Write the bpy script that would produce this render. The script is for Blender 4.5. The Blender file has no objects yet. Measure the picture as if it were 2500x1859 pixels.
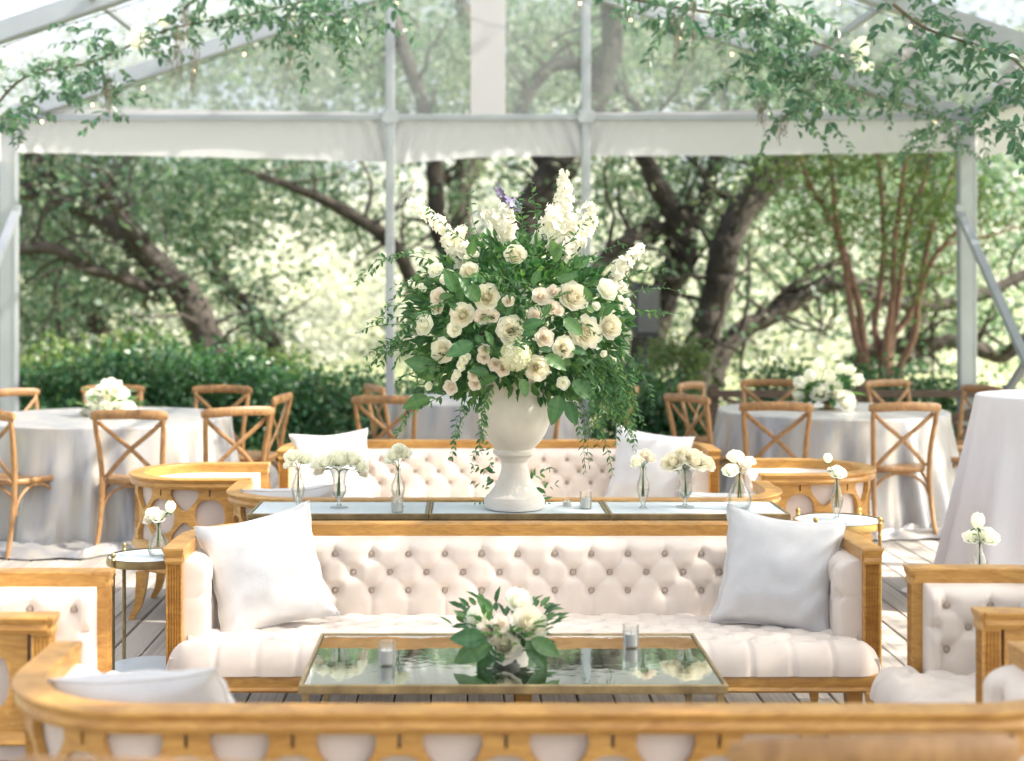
import bpy, math, random
import numpy as np
from mathutils import Vector, Matrix, noise as mnoise
from mathutils.geometry import delaunay_2d_cdt

S = bpy.context.scene
COL = S.collection
rnd = random.Random(7)
R = math.radians
PI = math.pi
FPX = 3571.0            # focal length in photograph pixels (80 mm lens on a 56 mm wide negative)
CX, CY, CZ = -0.15, 0.0, 1.60

# ------------------------------------------------------------------ camera, sky, sun, exposure
cam = bpy.data.cameras.new('camera')
cam.sensor_width = 56.0
cam.lens = 80.0
cam.shift_x = (1250 - 1140) / 2500.0
cam.shift_y = -(929.5 - 715) / 2500.0
cam.clip_end = 900.0
cam.clip_start = 0.05
cam.dof.use_dof = True
cam.dof.focus_distance = 5.75
cam.dof.aperture_fstop = 2.9
camo = bpy.data.objects.new('camera', cam)
COL.objects.link(camo)
camo.location = (CX, CY, CZ)
camo.rotation_euler = (PI / 2, 0, 0)
S.camera = camo

SUN = Vector((0.72, -0.17, 0.67)).normalized()
W = bpy.data.worlds.new('World'); S.world = W; W.use_nodes = True
wn = W.node_tree.nodes; wn.clear()
sky = wn.new('ShaderNodeTexSky'); sky.sky_type = 'NISHITA'; sky.sun_disc = False
sky.sun_elevation = math.asin(SUN.z); sky.sun_rotation = math.atan2(SUN.x, SUN.y)
sky.air_density = 0.8; sky.dust_density = 5.0; sky.ozone_density = 0.6
bg = wn.new('ShaderNodeBackground'); bg.inputs[1].default_value = 0.15
wo = wn.new('ShaderNodeOutputWorld')
hs = wn.new('ShaderNodeHueSaturation'); hs.inputs['Saturation'].default_value = .55
W.node_tree.links.new(sky.outputs[0], hs.inputs['Color']); W.node_tree.links.new(hs.outputs[0], bg.inputs[0]); W.node_tree.links.new(bg.outputs[0], wo.inputs[0])

sl = bpy.data.lights.new('sun', 'SUN'); sl.energy = 4.2; sl.angle = R(0.55); sl.color = (1.0, 0.93, 0.82)
so = bpy.data.objects.new('sun', sl); COL.objects.link(so)
so.rotation_euler = SUN.to_track_quat('Z', 'Y').to_euler()
so.location = (8, -6, 12)

S.view_settings.view_transform = 'Standard'; S.view_settings.look = 'None'
S.view_settings.exposure = 1.66; S.view_settings.gamma = 1.0
S.render.engine = 'CYCLES'
S.cycles.use_denoising = True
S.cycles.max_bounces = 9; S.cycles.diffuse_bounces = 3; S.cycles.glossy_bounces = 4
S.cycles.transmission_bounces = 6; S.cycles.transparent_max_bounces = 12
S.cycles.sample_clamp_indirect = 6.0
S.cycles.caustics_reflective = False; S.cycles.caustics_refractive = False

# ------------------------------------------------------------------ helpers
def px(x, y, d):
    "a point d metres ahead of the lens that the photograph shows at pixel x, y"
    return Vector(((x - 1140) * d / FPX + CX, d, CZ - (y - 715) * d / FPX))

def tag(o, label=None, cat=None, group=None, kind=None):
    if label: o['label'] = label
    if cat: o['category'] = cat
    if group: o['group'] = group
    if kind: o['kind'] = kind
    return o

def empty(name, loc=(0, 0, 0), rz=0.0):
    o = bpy.data.objects.new(name, None); COL.objects.link(o)
    o.location = loc; o.rotation_euler = (0, 0, rz); o.empty_display_size = 0.1
    return o

def link(name, me, mat=None, parent=None):
    o = bpy.data.objects.new(name, me); COL.objects.link(o)
    if mat is not None and len(me.materials) == 0: me.materials.append(mat)
    o.parent = parent
    return o

def mesh(name, v, f, smooth=True):
    me = bpy.data.meshes.new(name)
    me.from_pydata([tuple(p) for p in v], [], [tuple(q) for q in f])
    if smooth: me.polygons.foreach_set('use_smooth', [True] * len(me.polygons))
    me.update()
    return me

def quads_mesh(name, v, n, attr=None, smooth=False):
    "fast mesh of n separate quads; v is (4n,3)"
    me = bpy.data.meshes.new(name)
    me.vertices.add(4 * n); me.vertices.foreach_set('co', np.asarray(v, dtype=np.float32).ravel())
    me.loops.add(4 * n); me.loops.foreach_set('vertex_index', np.arange(4 * n, dtype=np.int32))
    me.polygons.add(n); me.polygons.foreach_set('loop_start', np.arange(0, 4 * n, 4, dtype=np.int32))
    me.update(calc_edges=True)
    if attr is not None:
        a = me.attributes.new('lf', 'FLOAT', 'POINT'); a.data.foreach_set('value', np.repeat(attr, 4).astype(np.float32))
    return me

def copy_tree(o, parent=None):
    c = o.copy(); COL.objects.link(c); c.parent = parent
    for ch in list(o.children): copy_tree(ch, c)
    return c

class MB:
    "collects shapes into one mesh"
    def __init__(s): s.v = []; s.f = []
    def add(s, v, f):
        b = len(s.v); s.v += [tuple(p) for p in v]; s.f += [tuple(i + b for i in q) for q in f]; return s
    def box(s, x0, x1, y0, y1, z0, z1, bev=0.0):
        b = bev
        if b <= 0:
            v = [(x, y, z) for z in (z0, z1) for y in (y0, y1) for x in (x0, x1)]
            return s.add(v, [(0, 2, 3, 1), (4, 5, 7, 6), (0, 1, 5, 4), (2, 6, 7, 3), (0, 4, 6, 2), (1, 3, 7, 5)])
        def ring(z, i):
            return [(x0 + b, y0 + i, z), (x1 - b, y0 + i, z), (x1 - i, y0 + b, z), (x1 - i, y1 - b, z),
                    (x1 - b, y1 - i, z), (x0 + b, y1 - i, z), (x0 + i, y1 - b, z), (x0 + i, y0 + b, z)]
        v = ring(z0, b) + ring(z0 + b, 0) + ring(z1 - b, 0) + ring(z1, b)
        f = [tuple(range(7, -1, -1)), tuple(range(24, 32))]
        for k in range(3):
            for i in range(8):
                j = (i + 1) % 8; f.append((k * 8 + i, k * 8 + j, k * 8 + 8 + j, k * 8 + 8 + i))
        return s.add(v, f)
    def tube(s, pts, rad, n=8, cap=True, flat=1.0, up=None):
        pts = [Vector(p) for p in pts]; m = len(pts)
        if not hasattr(rad, '__len__'): rad = [rad] * m
        t0 = (pts[1] - pts[0]).normalized()
        a = Vector(up) if up else (Vector((0, 0, 1)) if abs(t0.z) < .9 else Vector((1, 0, 0)))
        v = []
        for i in range(m):
            t = (pts[min(i + 1, m - 1)] - pts[max(i - 1, 0)])
            t = t.normalized() if t.length > 1e-9 else t0
            a = (a - t * a.dot(t)).normalized(); b = t.cross(a)
            for k in range(n):
                q = 2 * PI * k / n
                v.append(pts[i] + (a * math.cos(q) + b * math.sin(q) * flat) * rad[i])
        f = []
        for i in range(m - 1):
            for k in range(n):
                j = (k + 1) % n; f.append((i * n + k, i * n + j, i * n + n + j, i * n + n + k))
        if cap: f += [tuple(range(n - 1, -1, -1)), tuple(range((m - 1) * n, m * n))]
        return s.add(v, f)
    def lathe(s, prof, n=24, c=(0, 0, 0), capb=False, capt=False):
        v = []
        for (r, z) in prof:
            for k in range(n):
                q = 2 * PI * k / n; v.append((c[0] + r * math.cos(q), c[1] + r * math.sin(q), c[2] + z))
        f = []
        for i in range(len(prof) - 1):
            for k in range(n):
                j = (k + 1) % n; f.append((i * n + k, i * n + j, i * n + n + j, i * n + n + k))
        if capb: f.append(tuple(range(n - 1, -1, -1)))
        if capt: f.append(tuple(range((len(prof) - 1) * n, len(prof) * n)))
        return s.add(v, f)
    def sweep(s, rings, closed_path=False, closed_sec=True, caps=True):
        m = len(rings); n = len(rings[0]); v = [p for r in rings for p in r]; f = []
        for i in range(m if closed_path else m - 1):
            i2 = (i + 1) % m
            for k in range(n if closed_sec else n - 1):
                j = (k + 1) % n; f.append((i * n + k, i * n + j, i2 * n + j, i2 * n + k))
        if caps and closed_sec and not closed_path:
            f += [tuple(range(n - 1, -1, -1)), tuple(range((m - 1) * n, m * n))]
        return s.add(v, f)
    def grid(s, fn, nu, nv):
        v = [fn(i / nu, j / nv) for j in range(nv + 1) for i in range(nu + 1)]
        f = [(j * (nu + 1) + i, j * (nu + 1) + i + 1, (j + 1) * (nu + 1) + i + 1, (j + 1) * (nu + 1) + i) for j in range(nv) for i in range(nu)]
        return s.add(v, f)
    def mesh(s, name, smooth=True): return mesh(name, s.v, s.f, smooth)
    def build(s, name, mat, parent=None, smooth=True, sharp=None):
        me = s.mesh(name, smooth)
        o = link(name, me, mat, parent)
        if smooth: me.set_sharp_from_angle(angle=R(sharp if sharp else 38))
        return o

def smooth_path(pts, rad=None, k=6):
    P = [Vector(p) for p in pts]; out = []; ro = []
    n = len(P)
    for i in range(n - 1):
        p0, p1, p2, p3 = P[max(i - 1, 0)], P[i], P[i + 1], P[min(i + 2, n - 1)]
        for j in range(k):
            t = j / k
            out.append(0.5 * ((2 * p1) + (p2 - p0) * t + (2 * p0 - 5 * p1 + 4 * p2 - p3) * t * t + (3 * p1 - p0 - 3 * p2 + p3) * t ** 3))
            if rad: ro.append(rad[i] * (1 - t) + rad[i + 1] * t)
    out.append(P[-1])
    if rad: ro.append(rad[-1]); return out, ro
    return out

# ------------------------------------------------------------------ materials
def nodes(name):
    m = bpy.data.materials.new(name); m.use_nodes = True
    nt = m.node_tree; return m, nt, nt.nodes['Principled BSDF'], nt.nodes['Material Output']

def ramp(nt, fac, stops):
    r = nt.nodes.new('ShaderNodeValToRGB')
    while len(r.color_ramp.elements) < len(stops): r.color_ramp.elements.new(0.5)
    for e, (p, c) in zip(r.color_ramp.elements, stops): e.position = p; e.color = (*c, 1)
    nt.links.new(fac, r.inputs[0]); return r.outputs[0]

def noise_tex(nt, scale, vec=None, detail=4, stretch=None, rough=.55, dist=0.0, coord='Object'):
    tc = nt.nodes.new('ShaderNodeTexCoord'); out = tc.outputs[coord]
    if stretch:
        mp = nt.nodes.new('ShaderNodeMapping'); mp.inputs['Scale'].default_value = stretch
        nt.links.new(out, mp.inputs[0]); out = mp.outputs[0]
        oi = nt.nodes.new('ShaderNodeObjectInfo'); ml = nt.nodes.new('ShaderNodeMath'); ml.operation = 'MULTIPLY'; ml.inputs[1].default_value = 40
        cb = nt.nodes.new('ShaderNodeCombineXYZ'); nt.links.new(oi.outputs['Random'], ml.inputs[0])
        for k in range(3): nt.links.new(ml.outputs[0], cb.inputs[k])
        nt.links.new(cb.outputs[0], mp.inputs['Location'])
    t = nt.nodes.new('ShaderNodeTexNoise'); t.inputs['Scale'].default_value = scale; t.inputs['Detail'].default_value = detail
    t.inputs['Roughness'].default_value = rough; t.inputs['Distortion'].default_value = dist
    nt.links.new(out, t.inputs['Vector']); return t.outputs['Fac']

def bump(nt, p, fac, strength, dist=0.01):
    b = nt.nodes.new('ShaderNodeBump'); b.inputs['Strength'].default_value = strength; b.inputs['Distance'].default_value = dist
    nt.links.new(fac, b.inputs['Height']); nt.links.new(b.outputs[0], p.inputs['Normal'])

def simple(name, c, rough=.5, metal=0.0, spec=.5, var=.12, vs=6, bs=None, bstr=.2, bdist=.004, sheen=0.0, stretch=None, detail=4):
    m, nt, p, o = nodes(name)
    p.inputs['Roughness'].default_value = rough; p.inputs['Metallic'].default_value = metal
    p.inputs['Specular IOR Level'].default_value = spec; p.inputs['Sheen Weight'].default_value = sheen
    if var:
        f = noise_tex(nt, vs, stretch=stretch, detail=detail)
        nt.links.new(ramp(nt, f, [(.3, tuple(x * (1 - var) for x in c)), (.7, tuple(min(1, x * (1 + var)) for x in c))]), p.inputs['Base Color'])
    else: p.inputs['Base Color'].default_value = (*c, 1)
    if bs: bump(nt, p, noise_tex(nt, bs, detail=3), bstr, bdist)
    return m

def wood(name, c0, c1, rough=.42, stretch=(9, 9, 9), coat=0.0):
    m, nt, p, o = nodes(name)
    f = noise_tex(nt, 2.2, stretch=stretch, detail=6, rough=.6, dist=1.2)
    g = noise_tex(nt, 3.0, detail=2)
    mx = nt.nodes.new('ShaderNodeMath'); mx.operation = 'MULTIPLY_ADD'; mx.inputs[1].default_value = .7
    nt.links.new(f, mx.inputs[0])
    m2 = nt.nodes.new('ShaderNodeMath'); m2.operation = 'MULTIPLY'; m2.inputs[1].default_value = .3
    nt.links.new(g, m2.inputs[0]); nt.links.new(m2.outputs[0], mx.inputs[2])
    nt.links.new(ramp(nt, mx.outputs[0], [(.36, c0), (.62, c1)]), p.inputs['Base Color'])
    p.inputs['Roughness'].default_value = rough; p.inputs['Coat Weight'].default_value = coat; p.inputs['Coat Roughness'].default_value = .25
    bump(nt, p, f, .12, .002)
    return m

def leafmat(name, cs, rough=.42, transl=.3, tint=(1.15, 1.2, .55)):
    m, nt, p, o = nodes(name)
    a = nt.nodes.new('ShaderNodeAttribute'); a.attribute_name = 'lf'
    n = len(cs); col = ramp(nt, a.outputs['Fac'], [(i / (n - 1), c) for i, c in enumerate(cs)])
    nt.links.new(col, p.inputs['Base Color']); p.inputs['Roughness'].default_value = rough
    t = nt.nodes.new('ShaderNodeBsdfTranslucent'); mm = nt.nodes.new('ShaderNodeMix'); mm.data_type = 'RGBA'; mm.blend_type = 'MULTIPLY'
    mm.inputs[0].default_value = 1; nt.links.new(col, mm.inputs[6]); mm.inputs[7].default_value = (*[min(x * 1.6, 3) for x in tint], 1)
    nt.links.new(mm.outputs[2], t.inputs[0])
    x = nt.nodes.new('ShaderNodeMixShader'); x.inputs[0].default_value = transl
    nt.links.new(p.outputs[0], x.inputs[1]); nt.links.new(t.outputs[0], x.inputs[2]); nt.links.new(x.outputs[0], o.inputs[0])
    return m

def sheet(name, c, transp, transl, gloss=.08, rough=.08, dirt=0.0):
    "clear vinyl or thin white cloth: part see-through, part scattering, part shine"
    m, nt, p, o = nodes(name)
    p.inputs['Base Color'].default_value = (*c, 1); p.inputs['Roughness'].default_value = .6
    t = nt.nodes.new('ShaderNodeBsdfTranslucent'); t.inputs[0].default_value = (*c, 1)
    x = nt.nodes.new('ShaderNodeMixShader'); x.inputs[0].default_value = transl
    nt.links.new(p.outputs[0], x.inputs[1]); nt.links.new(t.outputs[0], x.inputs[2]); out = x.outputs[0]
    if transp > 0:
        tr = nt.nodes.new('ShaderNodeBsdfTransparent'); y = nt.nodes.new('ShaderNodeMixShader')
        if dirt:
            f = noise_tex(nt, 1.6, detail=5)
            mr = nt.nodes.new('ShaderNodeMapRange'); mr.inputs[1].default_value = .3; mr.inputs[2].default_value = .7
            mr.inputs[3].default_value = transp - dirt; mr.inputs[4].default_value = transp + dirt
            nt.links.new(f, mr.inputs[0]); nt.links.new(mr.outputs[0], y.inputs[0])
        else: y.inputs[0].default_value = transp
        nt.links.new(out, y.inputs[1]); nt.links.new(tr.outputs[0], y.inputs[2]); out = y.outputs[0]
        g = nt.nodes.new('ShaderNodeBsdfGlossy'); g.inputs['Roughness'].default_value = rough
        z = nt.nodes.new('ShaderNodeMixShader'); z.inputs[0].default_value = gloss
        nt.links.new(out, z.inputs[1]); nt.links.new(g.outputs[0], z.inputs[2]); out = z.outputs[0]
    nt.links.new(out, o.inputs[0])
    return m

def glassmat(name, c=(.97, .99, .98), rough=.0, ior=1.45):
    m, nt, p, o = nodes(name)
    p.inputs['Base Color'].default_value = (*c, 1); p.inputs['Roughness'].default_value = rough
    p.inputs['Transmission Weight'].default_value = 1.0; p.inputs['IOR'].default_value = ior
    # thin-walled: mostly clear, with a rim of reflection that grows towards grazing angles
    t = nt.nodes.new('ShaderNodeBsdfTransparent'); t.inputs[0].default_value = (.97, .98, .975, 1)
    g_ = nt.nodes.new('ShaderNodeBsdfGlossy'); g_.inputs['Roughness'].default_value = .01
    lw = nt.nodes.new('ShaderNodeLayerWeight'); lw.inputs['Blend'].default_value = .22
    y = nt.nodes.new('ShaderNodeMixShader'); mu = nt.nodes.new('ShaderNodeMath'); mu.operation = 'MULTIPLY'; mu.inputs[1].default_value = .38; nt.links.new(lw.outputs['Fresnel'], mu.inputs[0]); nt.links.new(mu.outputs[0], y.inputs[0]); nt.links.new(t.outputs[0], y.inputs[1]); nt.links.new(g_.outputs[0], y.inputs[2])
    x = nt.nodes.new('ShaderNodeMixShader'); x.inputs[0].default_value = .82
    nt.links.new(p.outputs[0], x.inputs[1]); nt.links.new(y.outputs[0], x.inputs[2]); nt.links.new(x.outputs[0], o.inputs[0])
    return m

M = {}
M['honey'] = wood('honey_wood', (.40, .188, .043), (.61, .335, .088), .40, (5, 5, 22), coat=.15)
M['oak'] = wood('chair_oak', (.22, .112, .042), (.42, .235, .097), .42, (14, 14, 5))
M['fabric'] = simple('blush_linen', (.77, .675, .59), .85, var=.05, vs=9, bs=420, bstr=.12, bdist=.001, sheen=.25)
M['fabric_back'] = simple('blush_linen_outer', (.66, .57, .52), .9, var=.05, vs=9, bs=420, bstr=.12, bdist=.001, sheen=.2)
M['button'] = simple('taupe_button', (.42, .345, .28), .7, var=.1, vs=30)
M['silver'] = simple('silver_velvet', (.60, .595, .59), .40, metal=.25, var=.05, vs=14, bs=260, bstr=.5, bdist=.002, sheen=.5)
M['cloth'] = simple('silver_tablecloth', (.54, .525, .525), .36, metal=.25, var=.14, vs=5, bs=90, bstr=.12, bdist=.003, sheen=.3)
M['cloth'] = None
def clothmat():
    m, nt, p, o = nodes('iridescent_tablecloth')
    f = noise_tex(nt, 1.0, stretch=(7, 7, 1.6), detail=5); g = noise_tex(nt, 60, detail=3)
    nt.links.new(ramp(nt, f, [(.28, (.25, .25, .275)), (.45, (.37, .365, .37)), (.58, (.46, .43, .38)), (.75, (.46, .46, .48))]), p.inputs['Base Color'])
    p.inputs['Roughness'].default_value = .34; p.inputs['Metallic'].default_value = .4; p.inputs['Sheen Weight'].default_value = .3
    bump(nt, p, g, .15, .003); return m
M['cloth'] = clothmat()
M['linen'] = simple('white_linen', (.70, .69, .72), .75, var=.03, vs=5, bs=300, bstr=.08, bdist=.001, sheen=.2)
M['alum'] = simple('satin_aluminium', (.42, .45, .485), .36, metal=.55, var=.06, vs=3)
M['brass'] = simple('aged_brass', (.37, .285, .15), .40, metal=.75, var=.35, vs=14, detail=5)
M['gold'] = simple('gilded_metal', (.62, .42, .16), .36, metal=.8, var=.25, vs=11, detail=5)
M['mirror'] = simple('antique_mirror', (.80, .83, .84), .035, metal=1.0, var=.10, vs=7, bs=9, bstr=.05, bdist=.01)
M['plaster'] = simple('white_plaster', (.75, .70, .63), .9, var=.11, vs=5, detail=8, bs=120, bstr=.35, bdist=.003)
M['tentwhite'] = sheet('white_vinyl', (.70, .69, .715), 0, .42)
M['clear'] = sheet('clear_vinyl', (.60, .63, .63), .71, .45, gloss=.05, rough=.12, dirt=.10)
M['clearroof'] = sheet('clear_roof_vinyl', (.76, .79, .81), .64, .55, gloss=.09, rough=.15, dirt=.16)
M['bark'] = simple('oak_bark', (.042, .035, .029), .95, var=.55, vs=3.5, bs=9, bstr=.9, bdist=.06, detail=8)
M['crepe'] = simple('crepe_myrtle_bark', (.21, .115, .08), .7, var=.45, vs=4, bs=8, bstr=.4, bdist=.02, detail=6)
M['twig'] = simple('twig_bark', (.10, .085, .055), .9, var=.3, vs=9)
M['moss'] = simple('grey_moss', (.16, .14, .11), .95, var=.4, vs=25)
M['oakleaf'] = leafmat('oak_leaf', [(.036, .082, .052), (.07, .13, .082), (.135, .19, .125), (.33, .32, .265)], .40, .42, (.98, 1.1, .8))  # cream end of the ramp paints leaf highlights into the colour
M['leafgreen'] = leafmat('fresh_leaf', [(.05, .10, .035), (.09, .15, .05), (.17, .21, .08)], .4, .35, (1.1, 1.15, .65))
M['hedge'] = leafmat('hedge_leaf', [(.018, .066, .032), (.04, .12, .05), (.085, .18, .07)], .36, .26)
M['far'] = leafmat('far_leaf', [(.34, .37, .30), (.46, .475, .415), (.56, .56, .51)], .95, .25, (1., 1.02, .9))  # paler than real foliage: haze and bleaching sun are put into the colour
M['smilax'] = leafmat('smilax_leaf', [(.045, .115, .078), (.088, .175, .118), (.16, .245, .165)], .34, .4, (1.0, 1.1, .8))
M['bouq'] = leafmat('bouquet_leaf', [(.03, .105, .05), (.07, .175, .075), (.15, .27, .11)], .36, .36)
M['petal'] = leafmat('ivory_petal', [(.80, .765, .67), (.82, .79, .71), (.84, .815, .755)], .6, .42, (1., 1., .92))
M['blush'] = leafmat('blush_petal', [(.79, .73, .66), (.82, .77, .72), (.84, .80, .76)], .6, .4, (1., .98, .9))
M['whitep'] = leafmat('white_petal', [(.84, .83, .79), (.86, .855, .82), (.88, .88, .86)], .6, .48, (1.0, 1., .9))
M['purple'] = leafmat('dusky_petal', [(.10, .08, .16), (.25, .22, .36), (.5, .47, .6)], .6, .2, (1, 1, 1))
M['stem'] = simple('flower_stem', (.07, .15, .035), .5, var=.2, vs=20)
M['glass'] = glassmat('clear_glass')
M['water'] = glassmat('vase_water', (.96, .98, .97), 0, 1.33)
M['wax'] = simple('candle_wax', (.86, .83, .78), .5, var=.02)
M['black'] = simple('speaker_plastic', (.03, .03, .034), .45, var=.2, vs=20)
M['grille'] = simple('speaker_grille', (.13, .135, .145), .35, metal=.5, var=.2, vs=60)
M['rail'] = wood('railing_wood', (.07, .045, .03), (.12, .08, .055), .6, (3, 12, 12))
M['gap'] = simple('deck_joist', (.05, .043, .036), .95, var=.2)
M['concrete'] = simple('grey_bowl', (.30, .30, .29), .8, var=.1, vs=20)

def bulbmat():
    m, nt, p, o = nodes('warm_bulb')
    p.inputs['Base Color'].default_value = (.9, .8, .6, 1)
    p.inputs['Emission Color'].default_value = (1, .72, .36, 1); p.inputs['Emission Strength'].default_value = 2.0
    return m
M['bulb'] = bulbmat()

def deckmat():
    m, nt, p, o = nodes('weathered_deck')
    oi = nt.nodes.new('ShaderNodeObjectInfo')
    f = noise_tex(nt, 2.0, stretch=(26, 1.6, 6), detail=7, rough=.62, dist=.6)
    c1 = ramp(nt, f, [(.28, (.27, .24, .21)), (.5, (.40, .365, .325)), (.75, (.50, .46, .415))])
    mr = nt.nodes.new('ShaderNodeMapRange'); mr.inputs[3].default_value = .78; mr.inputs[4].default_value = 1.18
    nt.links.new(oi.outputs['Random'], mr.inputs[0])
    mm = nt.nodes.new('ShaderNodeMix'); mm.data_type = 'RGBA'; mm.blend_type = 'MULTIPLY'; mm.inputs[0].default_value = 1
    cb = nt.nodes.new('ShaderNodeCombineXYZ')
    for k in range(3): nt.links.new(mr.outputs[0], cb.inputs[k])
    nt.links.new(c1, mm.inputs[6]); nt.links.new(cb.outputs[0], mm.inputs[7]); nt.links.new(mm.outputs[2], p.inputs['Base Color'])
    p.inputs['Roughness'].default_value = .72
    bump(nt, p, f, .35, .004)
    return m
M['deck'] = deckmat()

def groundmat():
    m, nt, p, o = nodes('pale_meadow')
    f = noise_tex(nt, .35, detail=6, coord='Object'); g = noise_tex(nt, 14, detail=5)
    mx = nt.nodes.new('ShaderNodeMath'); mx.operation = 'MULTIPLY_ADD'; mx.inputs[1].default_value = .6
    m2 = nt.nodes.new('ShaderNodeMath'); m2.operation = 'MULTIPLY'; m2.inputs[1].default_value = .4
    nt.links.new(f, mx.inputs[0]); nt.links.new(g, m2.inputs[0]); nt.links.new(m2.outputs[0], mx.inputs[2])
    nt.links.new(ramp(nt, mx.outputs[0], [(.32, (.24, .30, .13)), (.5, (.38, .41, .22)), (.68, (.50, .50, .34))]), p.inputs['Base Color'])
    p.inputs['Roughness'].default_value = .95; bump(nt, p, g, .8, .08)
    return m
M['ground'] = groundmat()

# ------------------------------------------------------------------ setting: ground, deck
def ground_z(x, y):
    return -0.38 + 4.2 / (1 + math.exp(-(y - 62) / 11.0)) + .25 * math.sin(x * .11 + 1) * min(1, max(0, (y - 25) / 30))
g = MB()
xs = [-400, -220, -130, -80] + [i * 6 - 60 for i in range(21)] + [80, 130, 220, 400]
ys = [-300, -120, -50, -20, 0] + [i * 5 + 5 for i in range(22)] + [140, 190, 300, 600]
v = [(x, y, ground_z(x, y)) for y in ys for x in xs]
n = len(xs)
g.add(v, [(j * n + i, j * n + i + 1, (j + 1) * n + i + 1, (j + 1) * n + i) for j in range(len(ys) - 1) for i in range(n - 1)])
tag(g.build('ground', M['ground']), kind='structure')

DX0, DX1, DY0, DY1 = -5.35, 5.75, -1.2, 13.75
deck = MB().box(DX0, DX1, DY0, DY1, -.36, -.034).build('deck', M['gap'], smooth=False)
tag(deck, kind='structure')
PW = .1445
plank_me = MB().box(-PW / 2 + .003, PW / 2 - .003, -.5, .5, -.032, 0, .0).mesh('plank', False)
pb = MB()
def plank_verts():
    w = PW / 2 - .0035; b = .004
    prof = [(-w, -.032), (w, -.032), (w, -b), (w - b, 0), (-w + b, 0), (-w, -b)]
    return [[(x, yy, z) for (x, z) in prof] for yy in (-.5, .5)]
plank_me = MB().sweep(plank_verts()).mesh('plank', False); plank_me.materials.append(M['deck'])
for i in range(int((DX1 - DX0) / PW)):
    x = DX0 + PW * (i + .5); y = DY0; first = True
    while y < DY1 - .05:
        L = 4.88
        if first: L = [4.88, 2.3, 3.6, 1.4][(i * 7) % 4] + rnd.uniform(-.1, .1) + .6; first = False
        y2 = min(DY1, y + L)
        if DY1 - y2 < .8: y2 = DY1
        o = link('plank', plank_me, None, deck); o.location = (x, (y + y2) / 2, rnd.uniform(-.0015, .0015)); o.scale = (1, y2 - y - .004, 1)
        y = y2

# ------------------------------------------------------------------ tent
TX, TY, TH = .05, 13.9, 4.55         # tent axis, gable end, half width
SL = .338                            # roof slope
def rz_(x): return 3.19 + SL * (TH - abs(x - TX))
def prism(mb, pts, w, h, up=(0, 0, 1)):
    "rectangular tube along a straight line"
    a, b = Vector(pts[0]), Vector(pts[1]); t = (b - a).normalized(); s_ = t.cross(Vector(up)).normalized(); u = s_.cross(t)
    ring = lambda c: [c - s_ * w / 2 - u * h / 2, c + s_ * w / 2 - u * h / 2, c + s_ * w / 2 + u * h / 2, c - s_ * w / 2 + u * h / 2]
    return mb.sweep([ring(a), ring(b)])
tent = tag(empty('frame_tent', (TX, TY, 0)), 'clear-roofed white frame tent with aluminium legs over the whole deck', 'tent')
def tp(mb, name, mat, smooth=False):
    mb.v = [(p[0] - TX, p[1] - TY, p[2]) for p in mb.v]
    return mb.build(name, mat, tent, smooth)
frames = [TY, 11.0, 8.1, 5.2, 2.3, -.6]
for fi, fy in enumerate(frames):
    for s in (-1, 1):
        x = TX + s * TH
        mb = MB().box(x - .082, x + .082, fy - .05, fy + .05, .006, 3.24, .006)
        mb.box(x - .07, x - .055, fy - .056, fy - .051, .1, 3.2); mb.box(x + .055, x + .07, fy - .056, fy - .051, .1, 3.2)
        leg = tp(mb, 'leg', M['alum'])
        bp = MB().box(x - .15, x + .15, fy - .12, fy + .12, .0005, .012); tp(bp, 'foot_plate', M['alum'])
        mb = MB(); prism(mb, [(x, fy, 3.27), (TX, fy, 3.27 + SL * TH)], .10, .15); tp(mb, 'rafter', M['alum'])
        mb = MB(); prism(mb, [(x - s * .02, fy - .053, 3.215), (TX, fy - .053, 3.215 + SL * (TH - .02))], .008, .014); tp(mb, 'rafter_track', M['alum'])
# eave beams and ridge
for s in (-1, 1):
    for i in range(len(frames) - 1):
        mb = MB(); prism(mb, [(TX + s * TH, frames[i + 1] + .052, 3.275), (TX + s * TH, frames[i] - .052, 3.275)], .11, .10); tp(mb, 'eave_beam', M['alum'])
for i in range(len(frames) - 1):
    mb = MB(); prism(mb, [(TX, frames[i + 1] + .052, 3.27 + SL * TH), (TX, frames[i] - .052, 3.27 + SL * TH)], .1, .1); tp(mb, 'ridge_beam', M['alum'])
    for q in (.33, .66):
        for s in (-1, 1):
            mb = MB(); xx = TX + s * TH * q; prism(mb, [(xx, frames[i + 1] + .052, rz_(xx) + .10), (xx, frames[i] - .052, rz_(xx) + .10)], .05, .05); tp(mb, 'purlin', M['alum'])
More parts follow.
